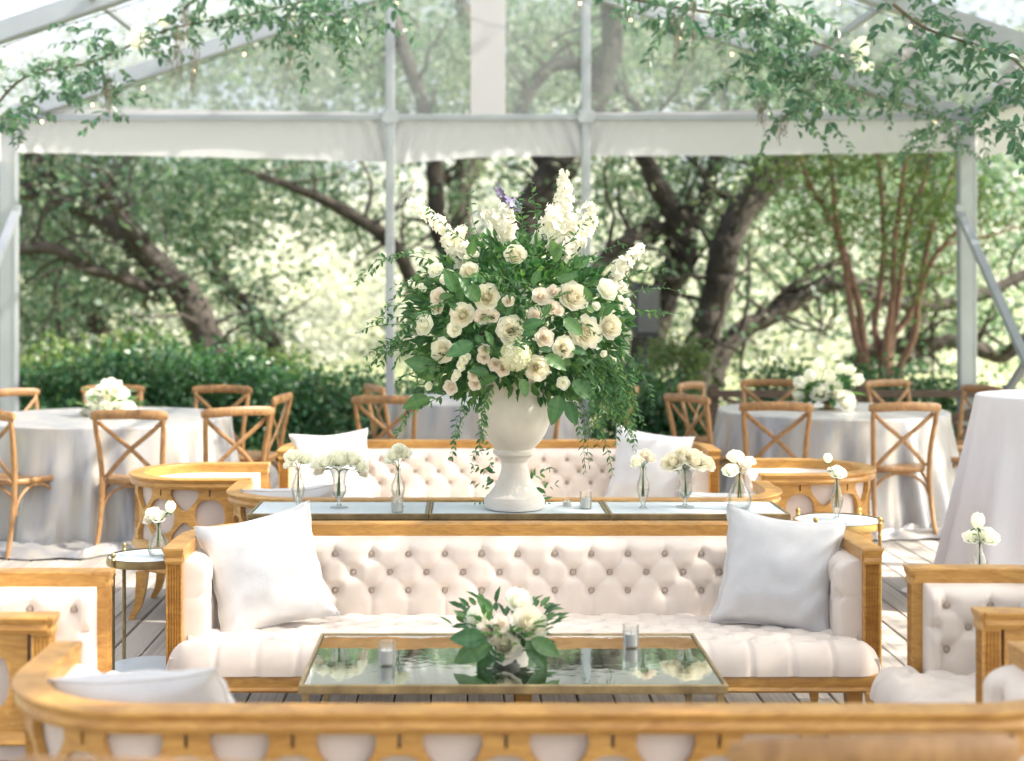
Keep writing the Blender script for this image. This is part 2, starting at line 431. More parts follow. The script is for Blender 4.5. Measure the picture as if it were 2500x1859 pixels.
# gable end: posts, beam, strip
for s in (-1, 1):
    x = TX + s * .93
    mb = MB().box(x - .042, x + .042, TY - .05, TY + .05, .006, rz_(x) - .04, .005)
    mb.box(x - .014, x + .014, TY - .056, TY - .051, .1, rz_(x) - .06); tp(mb, 'gable_post', M['alum'])
for a, b in ((-TH + .083, -.973), (-.887, .887), (.973, TH - .083)):
    mb = MB().box(TX + a, TX + b, TY - .03, TY + .03, 3.235, 3.292, .006)
    mb.box(TX + a, TX + b, TY - .036, TY - .031, 3.275, 3.283); tp(mb, 'gable_beam', M['alum'])
mb = MB().box(TX - .165, TX + .165, TY - .006, TY + .004, 3.292, rz_(TX) + .02); tp(mb, 'webbing_strip', M['tentwhite'])
for s in (-1, 1):
    for xx, zz in ((TX + s * .93, 3.264), (TX + s * (TH - .0), 3.20)):
        w_ = .075 if abs(xx - TX) < 2 else .10
        pl = tp(MB().box(xx - w_, xx + w_, TY - .066, TY - .058, zz - .06, zz + .06, .003), 'joint_plate', M['alum'])
        for bx_ in (-.6, .6):
            for bz_ in (-.04, .04):
                tp(MB().tube([(xx + bx_ * w_, TY - .066, zz + bz_), (xx + bx_ * w_, TY - .078, zz + bz_)], .010, 6), 'bolt', M['alum'])
# gable clear panels (wavy sheets)
def gable(a, b):
    def fn(u, w):
        x = TX + a + (b - a) * u; z0 = 3.29; z1 = rz_(x) + .02
        return (x, TY + .010 + .006 * math.sin(x * 4.1 + w * 3) * w * (1 - w) * 4, z0 + (z1 - z0) * w)
    return MB().grid(fn, 30, 12)
for a, b in ((-TH + .1, -.93), (-.93, -.165), (.165, .93), (.93, TH - .1)): tp(gable(a, b), 'gable_panel', M['clear'], True)
for a, b in ((-TH + .3, -.975), (.975, TH - .3)):
    def hem(u, w, a=a, b=b):
        x = TX + a + (b - a) * u; q = abs(x - TX) / TH
        return (x, TY - .012, 3.293 + w * (.012 + .075 * max(0, q - .2)))
    tp(MB().grid(hem, 20, 2), 'hem', M['tentwhite'], True)
# valances under the beam
def valance(a, b, za, zb, sag, sd):
    def fn(u, w):
        x = TX + a + (b - a) * u
        e = min(u, 1 - u) * (b - a)
        zb_ = za + (zb - za) * u - sag * math.sin(PI * u)
        z = 3.236 + (zb_ - 3.236) * w
        wr = math.exp(-e / .35) * .03 * math.sin(e * 42 + w * 5 + sd) + .012 * math.sin(x * 3.7 + sd + w * 2) * w
        bulge = .035 * math.sin(PI * min(1, w * 1.0)) 
        return (x, TY + .035 + wr + bulge * .6, z + .002 * math.sin(x * 9 + sd) * w)
    return MB().grid(fn, 90, 12)
for a, b, za, zb, sag, sd in ((-TH + .083, -.975, 2.935, 2.845, .0, 0), (-.885, .885, 2.825, 2.895, -.03, 2.2), (.975, TH - .083, 2.90, 2.945, .01, 4.0)):
    tp(valance(a, b, za, zb, sag, sd), 'valance', M['tentwhite'], True)
for s in (-1, 1):
    for i in range(len(frames) - 1):
        def sv(u, w, s=s, i=i):
            y = frames[i + 1] + .06 + (frames[i] - frames[i + 1] - .12) * u
            return (TX + s * (TH + .06 + .01 * math.sin(y * 5) * w), y, 3.30 - w * .45 + .01 * math.sin(y * 3))
        tp(MB().grid(sv, 16, 3), 'side_valance', M['tentwhite'], True)
        def rf(u, w, s=s, i=i):
            y = frames[i + 1] + (frames[i] - frames[i + 1]) * u; x = TX + s * (TH + .12) * (1 - w)
            rip = .012 * math.sin(y * 2.3 + w * 9 + i) * math.sin(PI * u) + .008 * math.sin(w * 26 + u * 2) * math.sin(PI * u)
            return (x, y, rz_(x) + .17 + rip)
        tp(MB().grid(rf, 14, 30), 'roof_panel', M['clearroof'], True)
# diagonal braces between the last two legs of each side
for s in (-1, 1):
    x = TX + s * (TH + .02)
    mb = MB(); prism(mb, [(x - .11 * s, TY - .06, 2.37), (x - .11 * s, 11.06, .12)], .05, .075, (1, 0, 0)); tp(mb, 'brace', M['alum'])
    mb = MB(); prism(mb, [(x - .03 * s, TY - .06, .1), (x - .03 * s, 11.06, 1.85)], .05, .06, (1, 0, 0)); tp(mb, 'brace', M['alum'])
    mb = MB().box(x - .12 * s - .03, x - .12 * s + .03, TY - .10, TY - .05, 2.33, 2.43); tp(mb, 'brace_bracket', M['alum'])

# ------------------------------------------------------------------ barrel sofas and armchairs
def upath(Wd, D, r):
    a = D - r; L = 2 * a + PI * r + (Wd - 2 * r)
    def P(s):
        if s < a: return (-Wd / 2, s, -1, 0)
        s2 = s - a
        if s2 < PI * r / 2:
            q = PI - s2 / r; return (-Wd / 2 + r + r * math.cos(q), D - r + r * math.sin(q), math.cos(q), math.sin(q))
        s2 -= PI * r / 2
        if s2 < Wd - 2 * r: return (-Wd / 2 + r + s2, D, 0, 1)
        s2 -= Wd - 2 * r
        if s2 < PI * r / 2:
            q = PI / 2 - s2 / r; return (Wd / 2 - r + r * math.cos(q), D - r + r * math.sin(q), math.cos(q), math.sin(q))
        s2 -= PI * r / 2
        return (Wd / 2, D - r - s2, 1, 0)
    return P, L

def usamples(P, L, s0, s1, step): 
    n = max(2, int((s1 - s0) / step)); return [s0 + (s1 - s0) * i / n for i in range(n + 1)]

def usweep(P, ss, sec):
    return [[(p[0] + p[2] * o, p[1] + p[3] * o, z) for (o, z) in sec] for p in (P(s) for s in ss)]

def inside(poly, x, y):
    c = False; n = len(poly); j = n - 1
    for i in range(n):
        xi, yi = poly[i]; xj, yj = poly[j]
        if (yi > y) != (yj > y) and x < (xj - xi) * (y - yi) / (yj - yi) + xi: c = not c
        j = i
    return c

def lattice(P, s0, s1, z0, z1, units, th=.022):
    H = z1 - z0; L = s1 - s0; p = L / units
    holes = []
    for k in range(units):
        c = p * (k + .5)
        holes.append([(c + .30 * p * math.copysign(abs(math.cos(t)) ** .85, math.cos(t)), H * .5 + .315 * H * math.copysign(abs(math.sin(t)) ** .8, math.sin(t)))
                      for t in (2 * PI * i / 18 for i in range(18))])
        for zc0, zc1 in ((.87 * H, .985 * H), (.015 * H, .13 * H)):
            holes.append([(c - .004, zc0), (c + .004, zc0), (c + .004, zc1), (c - .004, zc1)])
    for k in range(units + 1):
        c = p * k
        if k in (0, units): continue
        for sgn in (1, -1):
            tri = [(-.27, .985), (.27, .985), (.285, .90), (.24, .80), (.10, .655), (.03, .60), (-.03, .60), (-.10, .655), (-.24, .80), (-.285, .90)]
            holes.append([(c + a * p, H * b if sgn > 0 else H * (1 - b)) for a, b in (tri if sgn > 0 else tri[::-1])])
    vs, es = [], []
    def loop(pts):
        b = len(vs); vs.extend(Vector(q) for q in pts); m = len(pts); es.extend((b + i, b + (i + 1) % m) for i in range(m))
    nx = int(L / .02)
    loop([(L * i / nx, 0) for i in range(nx)] + [(L, H * j / 4) for j in range(4)] + [(L * (nx - i) / nx, H) for i in range(nx)] + [(0, H * (4 - j) / 4) for j in range(4)])
    for h in holes: loop(h)
    co, _, fs, _, _, _ = delaunay_2d_cdt(vs, es, [], 1, 1e-6)
    keep = []
    for f in fs:
        x = sum(co[i].x for i in f) / len(f); y = sum(co[i].y for i in f) / len(f)
        k = min(units - 1, max(0, int(x / p)))
        if not any(inside(h, x, y) for h in holes if abs(h[0][0] - x) < p): keep.append(tuple(f))
    N = len(co); out = []
    for off in (th / 2, -th / 2):
        for c in co:
            q = P(s0 + c.x); out.append((q[0] + q[2] * off, q[1] + q[3] * off, z0 + c.y))
    # orientation: front faces outward
    cnt = {}
    for f in keep:
        for i in range(len(f)): cnt[(f[i], f[(i + 1) % len(f)])] = 1
    fcs = [f for f in keep] + [tuple(i + N for i in reversed(f)) for f in keep]
    for (a, b) in cnt:
        if (b, a) not in cnt: fcs.append((b, a, a + N, b + N))
    return MB().add(out, fcs)

PIT = .1413
def crease(t, w): 
    d = abs(t - round(t)); return math.exp(-(d / w) ** 2)
def tuft(u, v):
    "quilted relief 0..1 over u (along) and v (up, 0 at the middle row of buttons); three rows"
    u += .005 * mnoise.noise(Vector((u * 5.1, v * 7, 3.3))); v += .004 * mnoise.noise(Vector((u * 5.1, v * 7, 9.1)))
    pull = 1 + .45 * mnoise.noise(Vector((u * 3.3, v * 3, 1.7))); fine = .05 * mnoise.noise(Vector((u * 26, v * 18, 5)))
    if abs(v) <= PIT / 2:
        a = u / PIT + v / PIT + .5; b = u / PIT - v / PIT + .5
        base = (abs(math.sin(PI * a)) * abs(math.sin(PI * b))) ** .4
        c = max(crease(a, .075), crease(b, .075))
    else:
        base = abs(math.sin(PI * (u / PIT))) ** .4; c = crease(u / PIT, .06)
    dm = 9
    for vv, off in ((PIT / 2, 0), (-PIT / 2, 0), (0, .5)):
        uu = (round(u / PIT - off) + off) * PIT
        dm = min(dm, math.hypot(u - uu, v - vv))
    return .14 * base * pull - .13 * c * pull + fine + .66 * (1 - math.exp(-(dm / .025) ** 2))

button_me = MB().lathe([(0, .007), (.007, .006), (.0112, .0035), (.0125, 0), (.0105, -.005)], 10).mesh('button'); button_me.materials.append(M['button'])

def barrel(name, Wd, D, r, units):
    root = empty(name)
    P, L = upath(Wd, D, r)
    ss = usamples(P, L, 0, L, .035)
    rail = [(-.036, .652), (.028, .650), (.032, .656), (.036, .664), (.032, .672), (.030, .677), (.040, .690), (.042, .696), (.038, .700), (-.034, .700), (-.037, .696)]
    MB().sweep(usweep(P, ss, rail)).build('top_rail', M['honey'], root, sharp=30)
    mold = [(-.03, .340), (.026, .340), (.031, .346), (.026, .354), (.022, .360), (.018, .378), (-.03, .378)]
    MB().sweep(usweep(P, usamples(P, L, .052, L - .052, .035), mold)).build('molding', M['honey'], root, sharp=30)
    # base ring
    P2, L2 = upath(Wd - .02, D + .10, r); ring = []
    def ringpts(): 
        for s in usamples(P2, L2, 0, L2, .04):
            q = P2(s); yield (q[0], q[1] - .11, q[2], q[3])
    pts = list(ringpts())
    ap = [(-.03, .232), (.012, .232), (.017, .240), (.012, .250), (.015, .276), (.010, .288), (-.03, .288)]
    MB().sweep([[(p[0] + p[2] * o, p[1] + p[3] * o, z) for (o, z) in ap] for p in pts]).build('seat_rail', M['honey'], root, sharp=30)
    fr = MB().sweep([[(x, -.11 - .03 - o, z) for (o, z) in [(-.04, .232), (.010, .232), (.016, .240), (.010, .250), (.013, .276), (.008, .288), (-.04, .288)]] for x in (-Wd / 2 + .0, Wd / 2 - .0)])
    fr.build('front_rail', M['honey'], root, sharp=30)
    MB().sweep([[(p[0] + p[2] * o, p[1] + p[3] * o, z) for (o, z) in ((-.03, .289), (.004, .289), (.006, .315), (.004, .339), (-.03, .339))] for p in pts]).build('seat_band', M['fabric_back'], root)
    lat = lattice(P, .062, L - .062, .3785, .6495, units)
    lat.build('lattice', M['honey'], root, sharp=30)
    MB().sweep(usweep(P, usamples(P, L, .05, L - .05, .03), [(-.02, .36), (-.015, .36), (-.013, .5), (-.015, .665), (-.02, .665)])).build('outer_back', M['fabric_back'], root)
    # tufted inner back
    z0, z1, zc = .345, .655, .522
    cols = usamples(P, L, .028, L - .028, .0076); nz = 44; mb = MB(); v = []
    sb = PIT * round((L / 2 - .12) / PIT)             # last full column of buttons
    for ci, s in enumerate([cols[0]] + cols + [cols[-1]]):
        q = P(s); u = s - L / 2; endc = ci == 0 or ci == len(cols) + 1
        for j in range(nz + 1):
            z = z0 + (z1 - z0) * j / nz; vv = z - zc
            e = min((z1 - z), (z - z0) + .05); T = .095 * math.sqrt(max(0, 1 - (1 - min(1, e / .055)) ** 2))
            if abs(u) > sb + .02:
                h = .72 + .28 * min(1, abs(vv) / .035) ** .6; k = min(1, (L / 2 - .02 - abs(u)) / .03 + .55)
            else: h = tuft(u, vv) * .30 + .70; k = 1
            off = -.021 if endc else -.021 - T * h * k
            v.append((q[0] + q[2] * off, q[1] + q[3] * off, z))
    nc = len(cols) + 2
    mb.add(v, [(i * (nz + 1) + j, i * (nz + 1) + j + 1, (i + 1) * (nz + 1) + j + 1, (i + 1) * (nz + 1) + j) for i in range(nc - 1) for j in range(nz)])
    back = mb.build('tufted_back', M['fabric'], root, sharp=70)
    nb = int(sb / PIT + .5)
    for row, zz in ((0, zc + PIT / 2), (1, zc), (2, zc - PIT / 2)):
        us = [i * PIT for i in range(-nb, nb + 1)] if row != 1 else [(i + .5) * PIT for i in range(-nb, nb)]
        for u in us:
            q = P(L / 2 + u); off = -.021 - .095 * .70 - .004
            o = link('button', button_me, None, back)
            o.matrix_local = Matrix.Translation((q[0] + q[2] * off, q[1] + q[3] * off, zz)) @ Vector((-q[2], -q[3], 0)).to_track_quat('Z', 'Y').to_matrix().to_4x4()
    # fluted posts
    for s in (-1, 1):
        xc = s * (Wd / 2 - .002); w = .0275
        sec = []
        nfl = 5
        for k in range(nfl):
            for t in range(5):
                x = -w * .84 + (2 * w * .84) * (k + t / 5) / nfl
                sec.append((x, -.002 + .0075 * math.sin(PI * t / 5)))
        side = [(w, -.002)] + [(w - .006 * math.sin(PI * t / 5), .004 + .042 * (k + t / 5) / 4) for k in range(4) for t in range(5)] + [(w, .046), (w, .05)]
        sec += [(w * .84, -.002)] + side + [(-w, .05), (-w, -.002)]
        if s < 0: sec = [(-a_, b_) for a_, b_ in sec][::-1]
        MB().sweep([[(xc + a, b - .004, z) for a, b in sec] for z in (.2885, .6445)]).build('post', M['honey'], root, smooth=False)
        cap = MB(); 
        for (z, e) in ((.645, .002), (.655, .004), (.668, .001), (.682, .006), (.694, .009), (.7005, .008)):
            cap.v += [(xc - w - e, -.008 - e, z), (xc + w + e, -.008 - e, z), (xc + w + e, .045, z), (xc - w - e, .045, z)]
        for i in range(5):
            for k in range(4): cap.f.append((i * 4 + k, i * 4 + (k + 1) % 4, i * 4 + 4 + (k + 1) % 4, i * 4 + 4 + k))
        cap.f += [(3, 2, 1, 0), (20, 21, 22, 23)]
        cap.build('capital', M['honey'], root, smooth=False)
    # seat cushion
    rows = [-.158 + .09 * (1 - math.cos(PI / 2 * i / 7)) for i in range(8)]
    rows += [rows[-1] + (D - .05 - rows[-1]) * i / 45 for i in range(1, 46)]
    nu = max(80, int(Wd / .009)); v = []
    def hw(y):
        if y < -.022: return Wd / 2 + .012
        if y < .0: return Wd / 2 + .012 - .055 * (y + .022) / .022
        w_ = Wd / 2 - .045
        if y > D - r: w_ = Wd / 2 - r + math.sqrt(max(0, r * r - (y - (D - r)) ** 2)) - .03
        return w_
    for y in rows:
        h = hw(y); dl = y - rows[0]
        qf = math.sqrt(max(0, 1 - (1 - min(1, dl / .09)) ** 2))
        for i in range(nu + 1):
            u = -1 + 2 * i / nu
            if abs(u) > .97: u = math.copysign(.97 + .03 * math.sin((abs(u) - .97) / .03 * PI / 2), u)
            x = u * h; de = h - abs(x)
            # rounded front corners
            yy = y; qs = 1
            if y < .02:
                qs = math.sqrt(max(0, 1 - (1 - min(1, de / .085)) ** 2))
                yy = y + .075 * (1 - min(1, de / .10)) ** 2 * (1 - min(1, max(0, y + .158) / .15))
            ty = (y - .20)
            a = x / PIT + ty / PIT; b = x / PIT - ty / PIT
            t_ = (min(1, abs(math.sin(PI * a)) * 2.6) * min(1, abs(math.sin(PI * b)) * 2.6)) ** .5 if y > -.06 else min(1, abs(math.sin(PI * (x / PIT + (.5)))) * 2.6) ** .5
            dm = math.hypot(abs(a - round(a)), abs(b - round(b))) * PIT * .7
            di = 1 - math.exp(-(dm / .03) ** 2) if y > -.08 else 1
            zt = .392 - .03 * max(0, y) / D - .010 * (1 - t_) - .020 * (1 - di)
            yy += .011 * (1 - t_) * (1 - qf * .6) if y < -.05 else 0
            v.append((x, yy, .2885 + (zt - .2885) * qf * qs))
    m_ = nu + 1
    MB().add(v, [(j * m_ + i, j * m_ + i + 1, (j + 1) * m_ + i + 1, (j + 1) * m_ + i) for j in range(len(rows) - 1) for i in range(nu)]).build('seat', M['fabric'], root, sharp=75)
    # legs
    lx = [-(Wd / 2 - .09), Wd / 2 - .09] + ([0] if Wd > 1.5 else [])
    for x in lx:
        for y, k in ((-.08, -1), (D - .07, 1)):
            if x == 0 and k > 0 and False: continue
            sx = 0 if x == 0 else math.copysign(.02, x)
            ps, rs = smooth_path([(x, y, .2325), (x + sx * .1, y + .005 * k, .16), (x + sx * .4, y + .02 * k, .07), (x + sx, y + .055 * k, .001)], [.033, .029, .022, .014], 4)
            MB().tube(ps, [q * 1.2 for q in rs], 4, up=(1, 1, 0)).build('leg', M['honey'], root, smooth=False)
    return root

sofa0 = barrel('barrel_sofa', 2.46, .585, .32, 14)
arm0 = barrel('barrel_armchair', .655, .60, .315, 6)
def put(src, loc, rz, label, cat, group, first):
    o = src if first else copy_tree(src)
    o.location = loc; o.rotation_euler = (0, 0, rz); tag(o, label, cat, group); return o
put(sofa0, (.047, 5.15, 0), 0, 'tufted blush sofa behind the glass coffee table, its front towards the camera', 'sofa', 'tufted barrel sofas', True)
put(sofa0, (.032, 8.35, 0), 0, 'far tufted blush sofa facing the camera beyond the flower urn', 'sofa', 'tufted barrel sofas', False)
put(sofa0, (.05, 3.76, 0), PI, 'closest honey wood sofa seen from behind along the bottom edge', 'sofa', 'tufted barrel sofas', False)
put(sofa0, (.02, 6.985, 0), PI, 'honey wood sofa seen from behind, its back against the mirrored consoles', 'sofa', 'tufted barrel sofas', False)
put(arm0, (-1.315, 4.42, 0), PI / 2, 'barrel armchair at the near end of the glass coffee table, opposite the sunlit armchair', 'armchair', 'tufted barrel armchairs', True)
put(arm0, (-1.21, 7.41, 0), PI / 2, 'barrel armchair in front of the round table with white roses', 'armchair', 'tufted barrel armchairs', False)
put(arm0, (1.31, 4.48, 0), -PI / 2, 'brightly sunlit barrel armchair near the tall cocktail table', 'armchair', 'tufted barrel armchairs', False)
put(arm0, (1.32, 7.60, 0), -PI / 2, 'barrel armchair in front of the round table with the tulip bowl', 'armchair', 'tufted barrel armchairs', False)

# ------------------------------------------------------------------ pillows
def pillow_mesh(seed, s=.225, T=.085):
    rr = random.Random(seed); N = 26; mb = MB(); o1, o2 = rr.uniform(0, 50), rr.uniform(0, 50)
    def side(sg):
        def fn(a, b):
            x = -1 + 2 * a; y = -1 + 2 * b
            x = math.sin(x * PI / 2) * .35 + x * .65; y = math.sin(y * PI / 2) * .35 + y * .65
            t = max(0, (1 - x * x)) ** .5 * max(0, (1 - y * y)) ** .5
            pinch_x = x * (1 - .12 * (1 - y * y) * abs(x)); pinch_y = y * (1 - .12 * (1 - x * x) * abs(y))
            nz = mnoise.noise(Vector((x * 1.7 + o1, y * 1.7 + o2, sg))) * .5 + mnoise.noise(Vector((x * 5 + o2, y * 4 + o1, sg))) * .22
            cr = max(abs(x), abs(y))
            rad = math.atan2(abs(y), abs(x)); wr = .16 * math.sin(rad * 26 + o1) * max(0, abs(x) * abs(y) - .25) 
            wr += .085 * math.sin((x * 3 - y * 5) * 2.2 + o1 + 2 * math.sin(x * 4 + o2)) * (.25 + .75 * max(abs(x), abs(y)) ** 3)
            edge = math.sin((x + y * 3) * 5 + o2) * .012 * (1 - t)
            return (pinch_x * s + edge * s, sg * T * (t ** .8) * (1 + nz * .18 + wr), pinch_y * s + edge * s * .6)
        return fn
    mb.grid(side(-1), N, N); k = len(mb.v); mb.grid(side(1), N, N)
    # flip one side
    half = len(mb.f) // 2
    mb.f = mb.f[:half] + [tuple(reversed(q)) for q in mb.f[half:]]
    pip = MB(); edge = []
    fn = side(0)
    for i in range(N): edge.append(fn(i / N, 0))
    for i in range(N): edge.append(fn(1, i / N))
    for i in range(N): edge.append(fn(1 - i / N, 1))
    for i in range(N): edge.append(fn(0, 1 - i / N))
    pip.tube(edge + [edge[0]], .003, 5, False)
    return mb, pip
def pillow(seed, loc, yaw, lean, roll, label, s=.225, T=.085):
    mb, pip = pillow_mesh(seed, s, T)
    o = empty('throw_pillow'); o.matrix_world = Matrix.Translation(loc) @ Matrix.Rotation(R(yaw), 4, 'Z') @ Matrix.Rotation(R(lean), 4, 'X') @ Matrix.Rotation(R(roll), 4, 'Y')
    tag(o, label, 'pillow', 'silver throw pillows')
    mb.build('cover', M['silver'], o, sharp=80); pip.build('piping', M['silver'], o)
pillow(1, px(650, 1396, 5.40), 16, -20, -11, 'bright silver pillow with a sunlit patch on the front-facing sofa behind the glass table', .222)
pillow(2, px(1900, 1398, 5.42), -14, -18, 7, 'pale blue silver pillow in shade on the sofa behind the glass coffee table', .222)
pillow(3, px(812, 1148, 8.62), 14, -18, -3, 'overexposed white pillow on the far sofa, behind the bud vases', .235)
pillow(4, px(1585, 1146, 8.60), -12, -16, 8, 'blue-grey pillow on the far sofa, behind the footed rose vase', .235)
pillow(5, (-.86, 3.50, .545), 168, -38, 10, 'out-of-focus silver pillow on the closest sofa at the bottom edge', .225)
pillow(6, (-.92, 6.68, .545), 176, -34, 5, 'silver pillow lying behind the consoles, beside the armchair with the rose table behind', .225)
pillow(7, (.98, 6.68, .525), 186, -38, -4, 'silver pillow barely showing behind the consoles beside the flask of freesias', .225)
pillow(8, (1.62, 4.44, .49), -78, -22, 6, 'shadowed silver pillow inside the sunlit armchair', .21)

# ------------------------------------------------------------------ mirrored tables
M['skymirror'] = simple('sky_painted_mirror', (.72, .80, .85), .34, metal=.0, spec=.35, var=.10, vs=5, detail=6)  # mirror tops with the sky's pale reflection put into the base colour
def rect_table(name, label, cat, group, x0, x1, y0, y1, h, rim, top_mat, frame_mat, lw, carved=False):
    o = tag(empty(name, ((x0 + x1) / 2, (y0 + y1) / 2, 0)), label, cat, group)
    a, b = (x1 - x0) / 2, (y1 - y0) / 2; t = .011
    MB().box(-a + t + .0015, a - t - .0015, -b + t + .0015, b - t - .0015, h - .016, h - .004, .003).build('top', top_mat, o, False)
    for nm, bx in (('front', (-a, a, -b, -b + t)), ('rear', (-a, a, b - t, b)), ('end', (-a, -a + t, -b + t + .0005, b - t - .0005)), ('end', (a - t, a, -b + t + .0005, b - t - .0005))):
        MB().box(*bx, h - rim, h, .003).build('frame_bar', frame_mat, o, False)
    for sx in (-1, 1):
        for sy in (-1, 1):
            x = sx * (a - lw); y = sy * (b - lw)
            MB().box(x - lw / 2, x + lw / 2, y - lw / 2, y + lw / 2, .0, h - rim - .0005, .002).build('leg', frame_mat, o, False)
    for sy in (-1, 1):
        y = sy * (b - lw); MB().box(-a + lw * 1.55, a - lw * 1.55, y - lw * .35, y + lw * .35, .11, .125, .002).build('stretcher', frame_mat, o, False)
    if carved:
        mb = MB()
        pts = [(-.13, 0), (-.10, -.008), (-.06, -.004), (-.03, -.014), (0, -.009), (.03, -.014), (.06, -.004), (.10, -.008), (.13, 0)]
        v = [(x + 0, -b + yy, h - rim - .0006 + (z if k else 0)) for k in (0, 1) for yy in (.003, .012) for x, z in pts]
        n = len(pts); f = []
        for i in range(n - 1): f += [(i, i + 1, 2 * n + i + 1, 2 * n + i), (n + i, 3 * n + i, 3 * n + i + 1, n + i + 1), (2 * n + i, 2 * n + i + 1, 3 * n + i + 1, 3 * n + i)]
        mb.add(v, f).build('carved_crest', frame_mat, o, False)
    return o
def tableglass():
    m, nt, p, o = nodes('smoky_table_glass')
    g_ = nt.nodes.new('ShaderNodeBsdfGlossy'); g_.inputs['Roughness'].default_value = .02; g_.inputs['Color'].default_value = (.86, .89, .88, 1)
    t_ = nt.nodes.new('ShaderNodeBsdfTransparent'); t_.inputs[0].default_value = (.86, .9, .87, 1)
    x_ = nt.nodes.new('ShaderNodeMixShader'); x_.inputs[0].default_value = .80
    b_ = nt.nodes.new('ShaderNodeBump'); b_.inputs['Strength'].default_value = .04; b_.inputs['Distance'].default_value = .01
    nt.links.new(noise_tex(nt, 9, detail=3), b_.inputs['Height']); nt.links.new(b_.outputs[0], g_.inputs['Normal'])
    nt.links.new(t_.outputs[0], x_.inputs[1]); nt.links.new(g_.outputs[0], x_.inputs[2]); nt.links.new(x_.outputs[0], o.inputs[0]); return m
M['tableglass'] = tableglass()
ct = rect_table('coffee_table', 'gilt-edged mirrored coffee table with a low rose arrangement on it', 'table', None, -.64, .61, 4.25, 4.90, .46, .028, M['tableglass'], M['brass'], .02)
for i, lb in enumerate(('mirrored console under the glass bud vases on the rose-table side', 'mirrored console carrying the big white urn', 'mirrored console under the flask of freesias')):
    x0 = -1.045 + i * .7385
    rect_table('console_table', lb, 'table', 'three mirrored consoles in a row', x0, x0 + .7375, 5.955, 6.325, .70, .026, M['skymirror'], M['brass'], .022, True)

def side_table(label, loc, r, h, mat):
    o = tag(empty('side_table', loc), label, 'table', 'small round mirrored side tables')
    MB().lathe([(0, h - .012), (r - .006, h - .012), (r - .006, h - .004), (0, h - .004)], 40).build('top', M['skymirror'], o, True, sharp=30)
    MB().lathe([(r - .0055, h - .03), (r, h - .03), (r + .002, h - .022), (r, h - .002), (r + .002, h), (r - .0055, h)], 40).build('rim', mat, o, sharp=40)
    for k in range(4):
        q = PI / 4 + k * PI / 2 + .05; x, y = (r + .004) * math.cos(q), (r + .004) * math.sin(q)
        MB().lathe([(.006, 0), (.008, .005), (.0075, .02), (.0075, h - .06), (.010, h - .055), (.010, h - .05), (.008, h - .045), (.008, h - .004), (.0105, h), (.008, h + .006), (.0065, h + .009), (.0105, h + .016), (.0105, h + .022), (.006, h + .028), (0, h + .029)], 10, (x, y, 0), capb=True).build('leg', mat, o)
    MB().lathe([(0, .165), (r - .012, .165), (r - .004, .168), (r - .004, .178), (r - .012, .180), (0, .176)], 36).build('shelf', M['skymirror'], o, sharp=30)
    return o
side_table('round mirrored side table with bronze legs beside the front-facing sofa', (-1.365, 5.58, 0), .155, .60, M['brass'])
side_table('round mirrored side table with bright gilt legs holding one slim bud vase', (px(2046, 1268, 6.3).x, 6.3, 0), .19, .625, M['gold'])
side_table('small side table half hidden behind the sunlit armchair', (1.62, 5.12, 0), .16, .585, M['gold'])

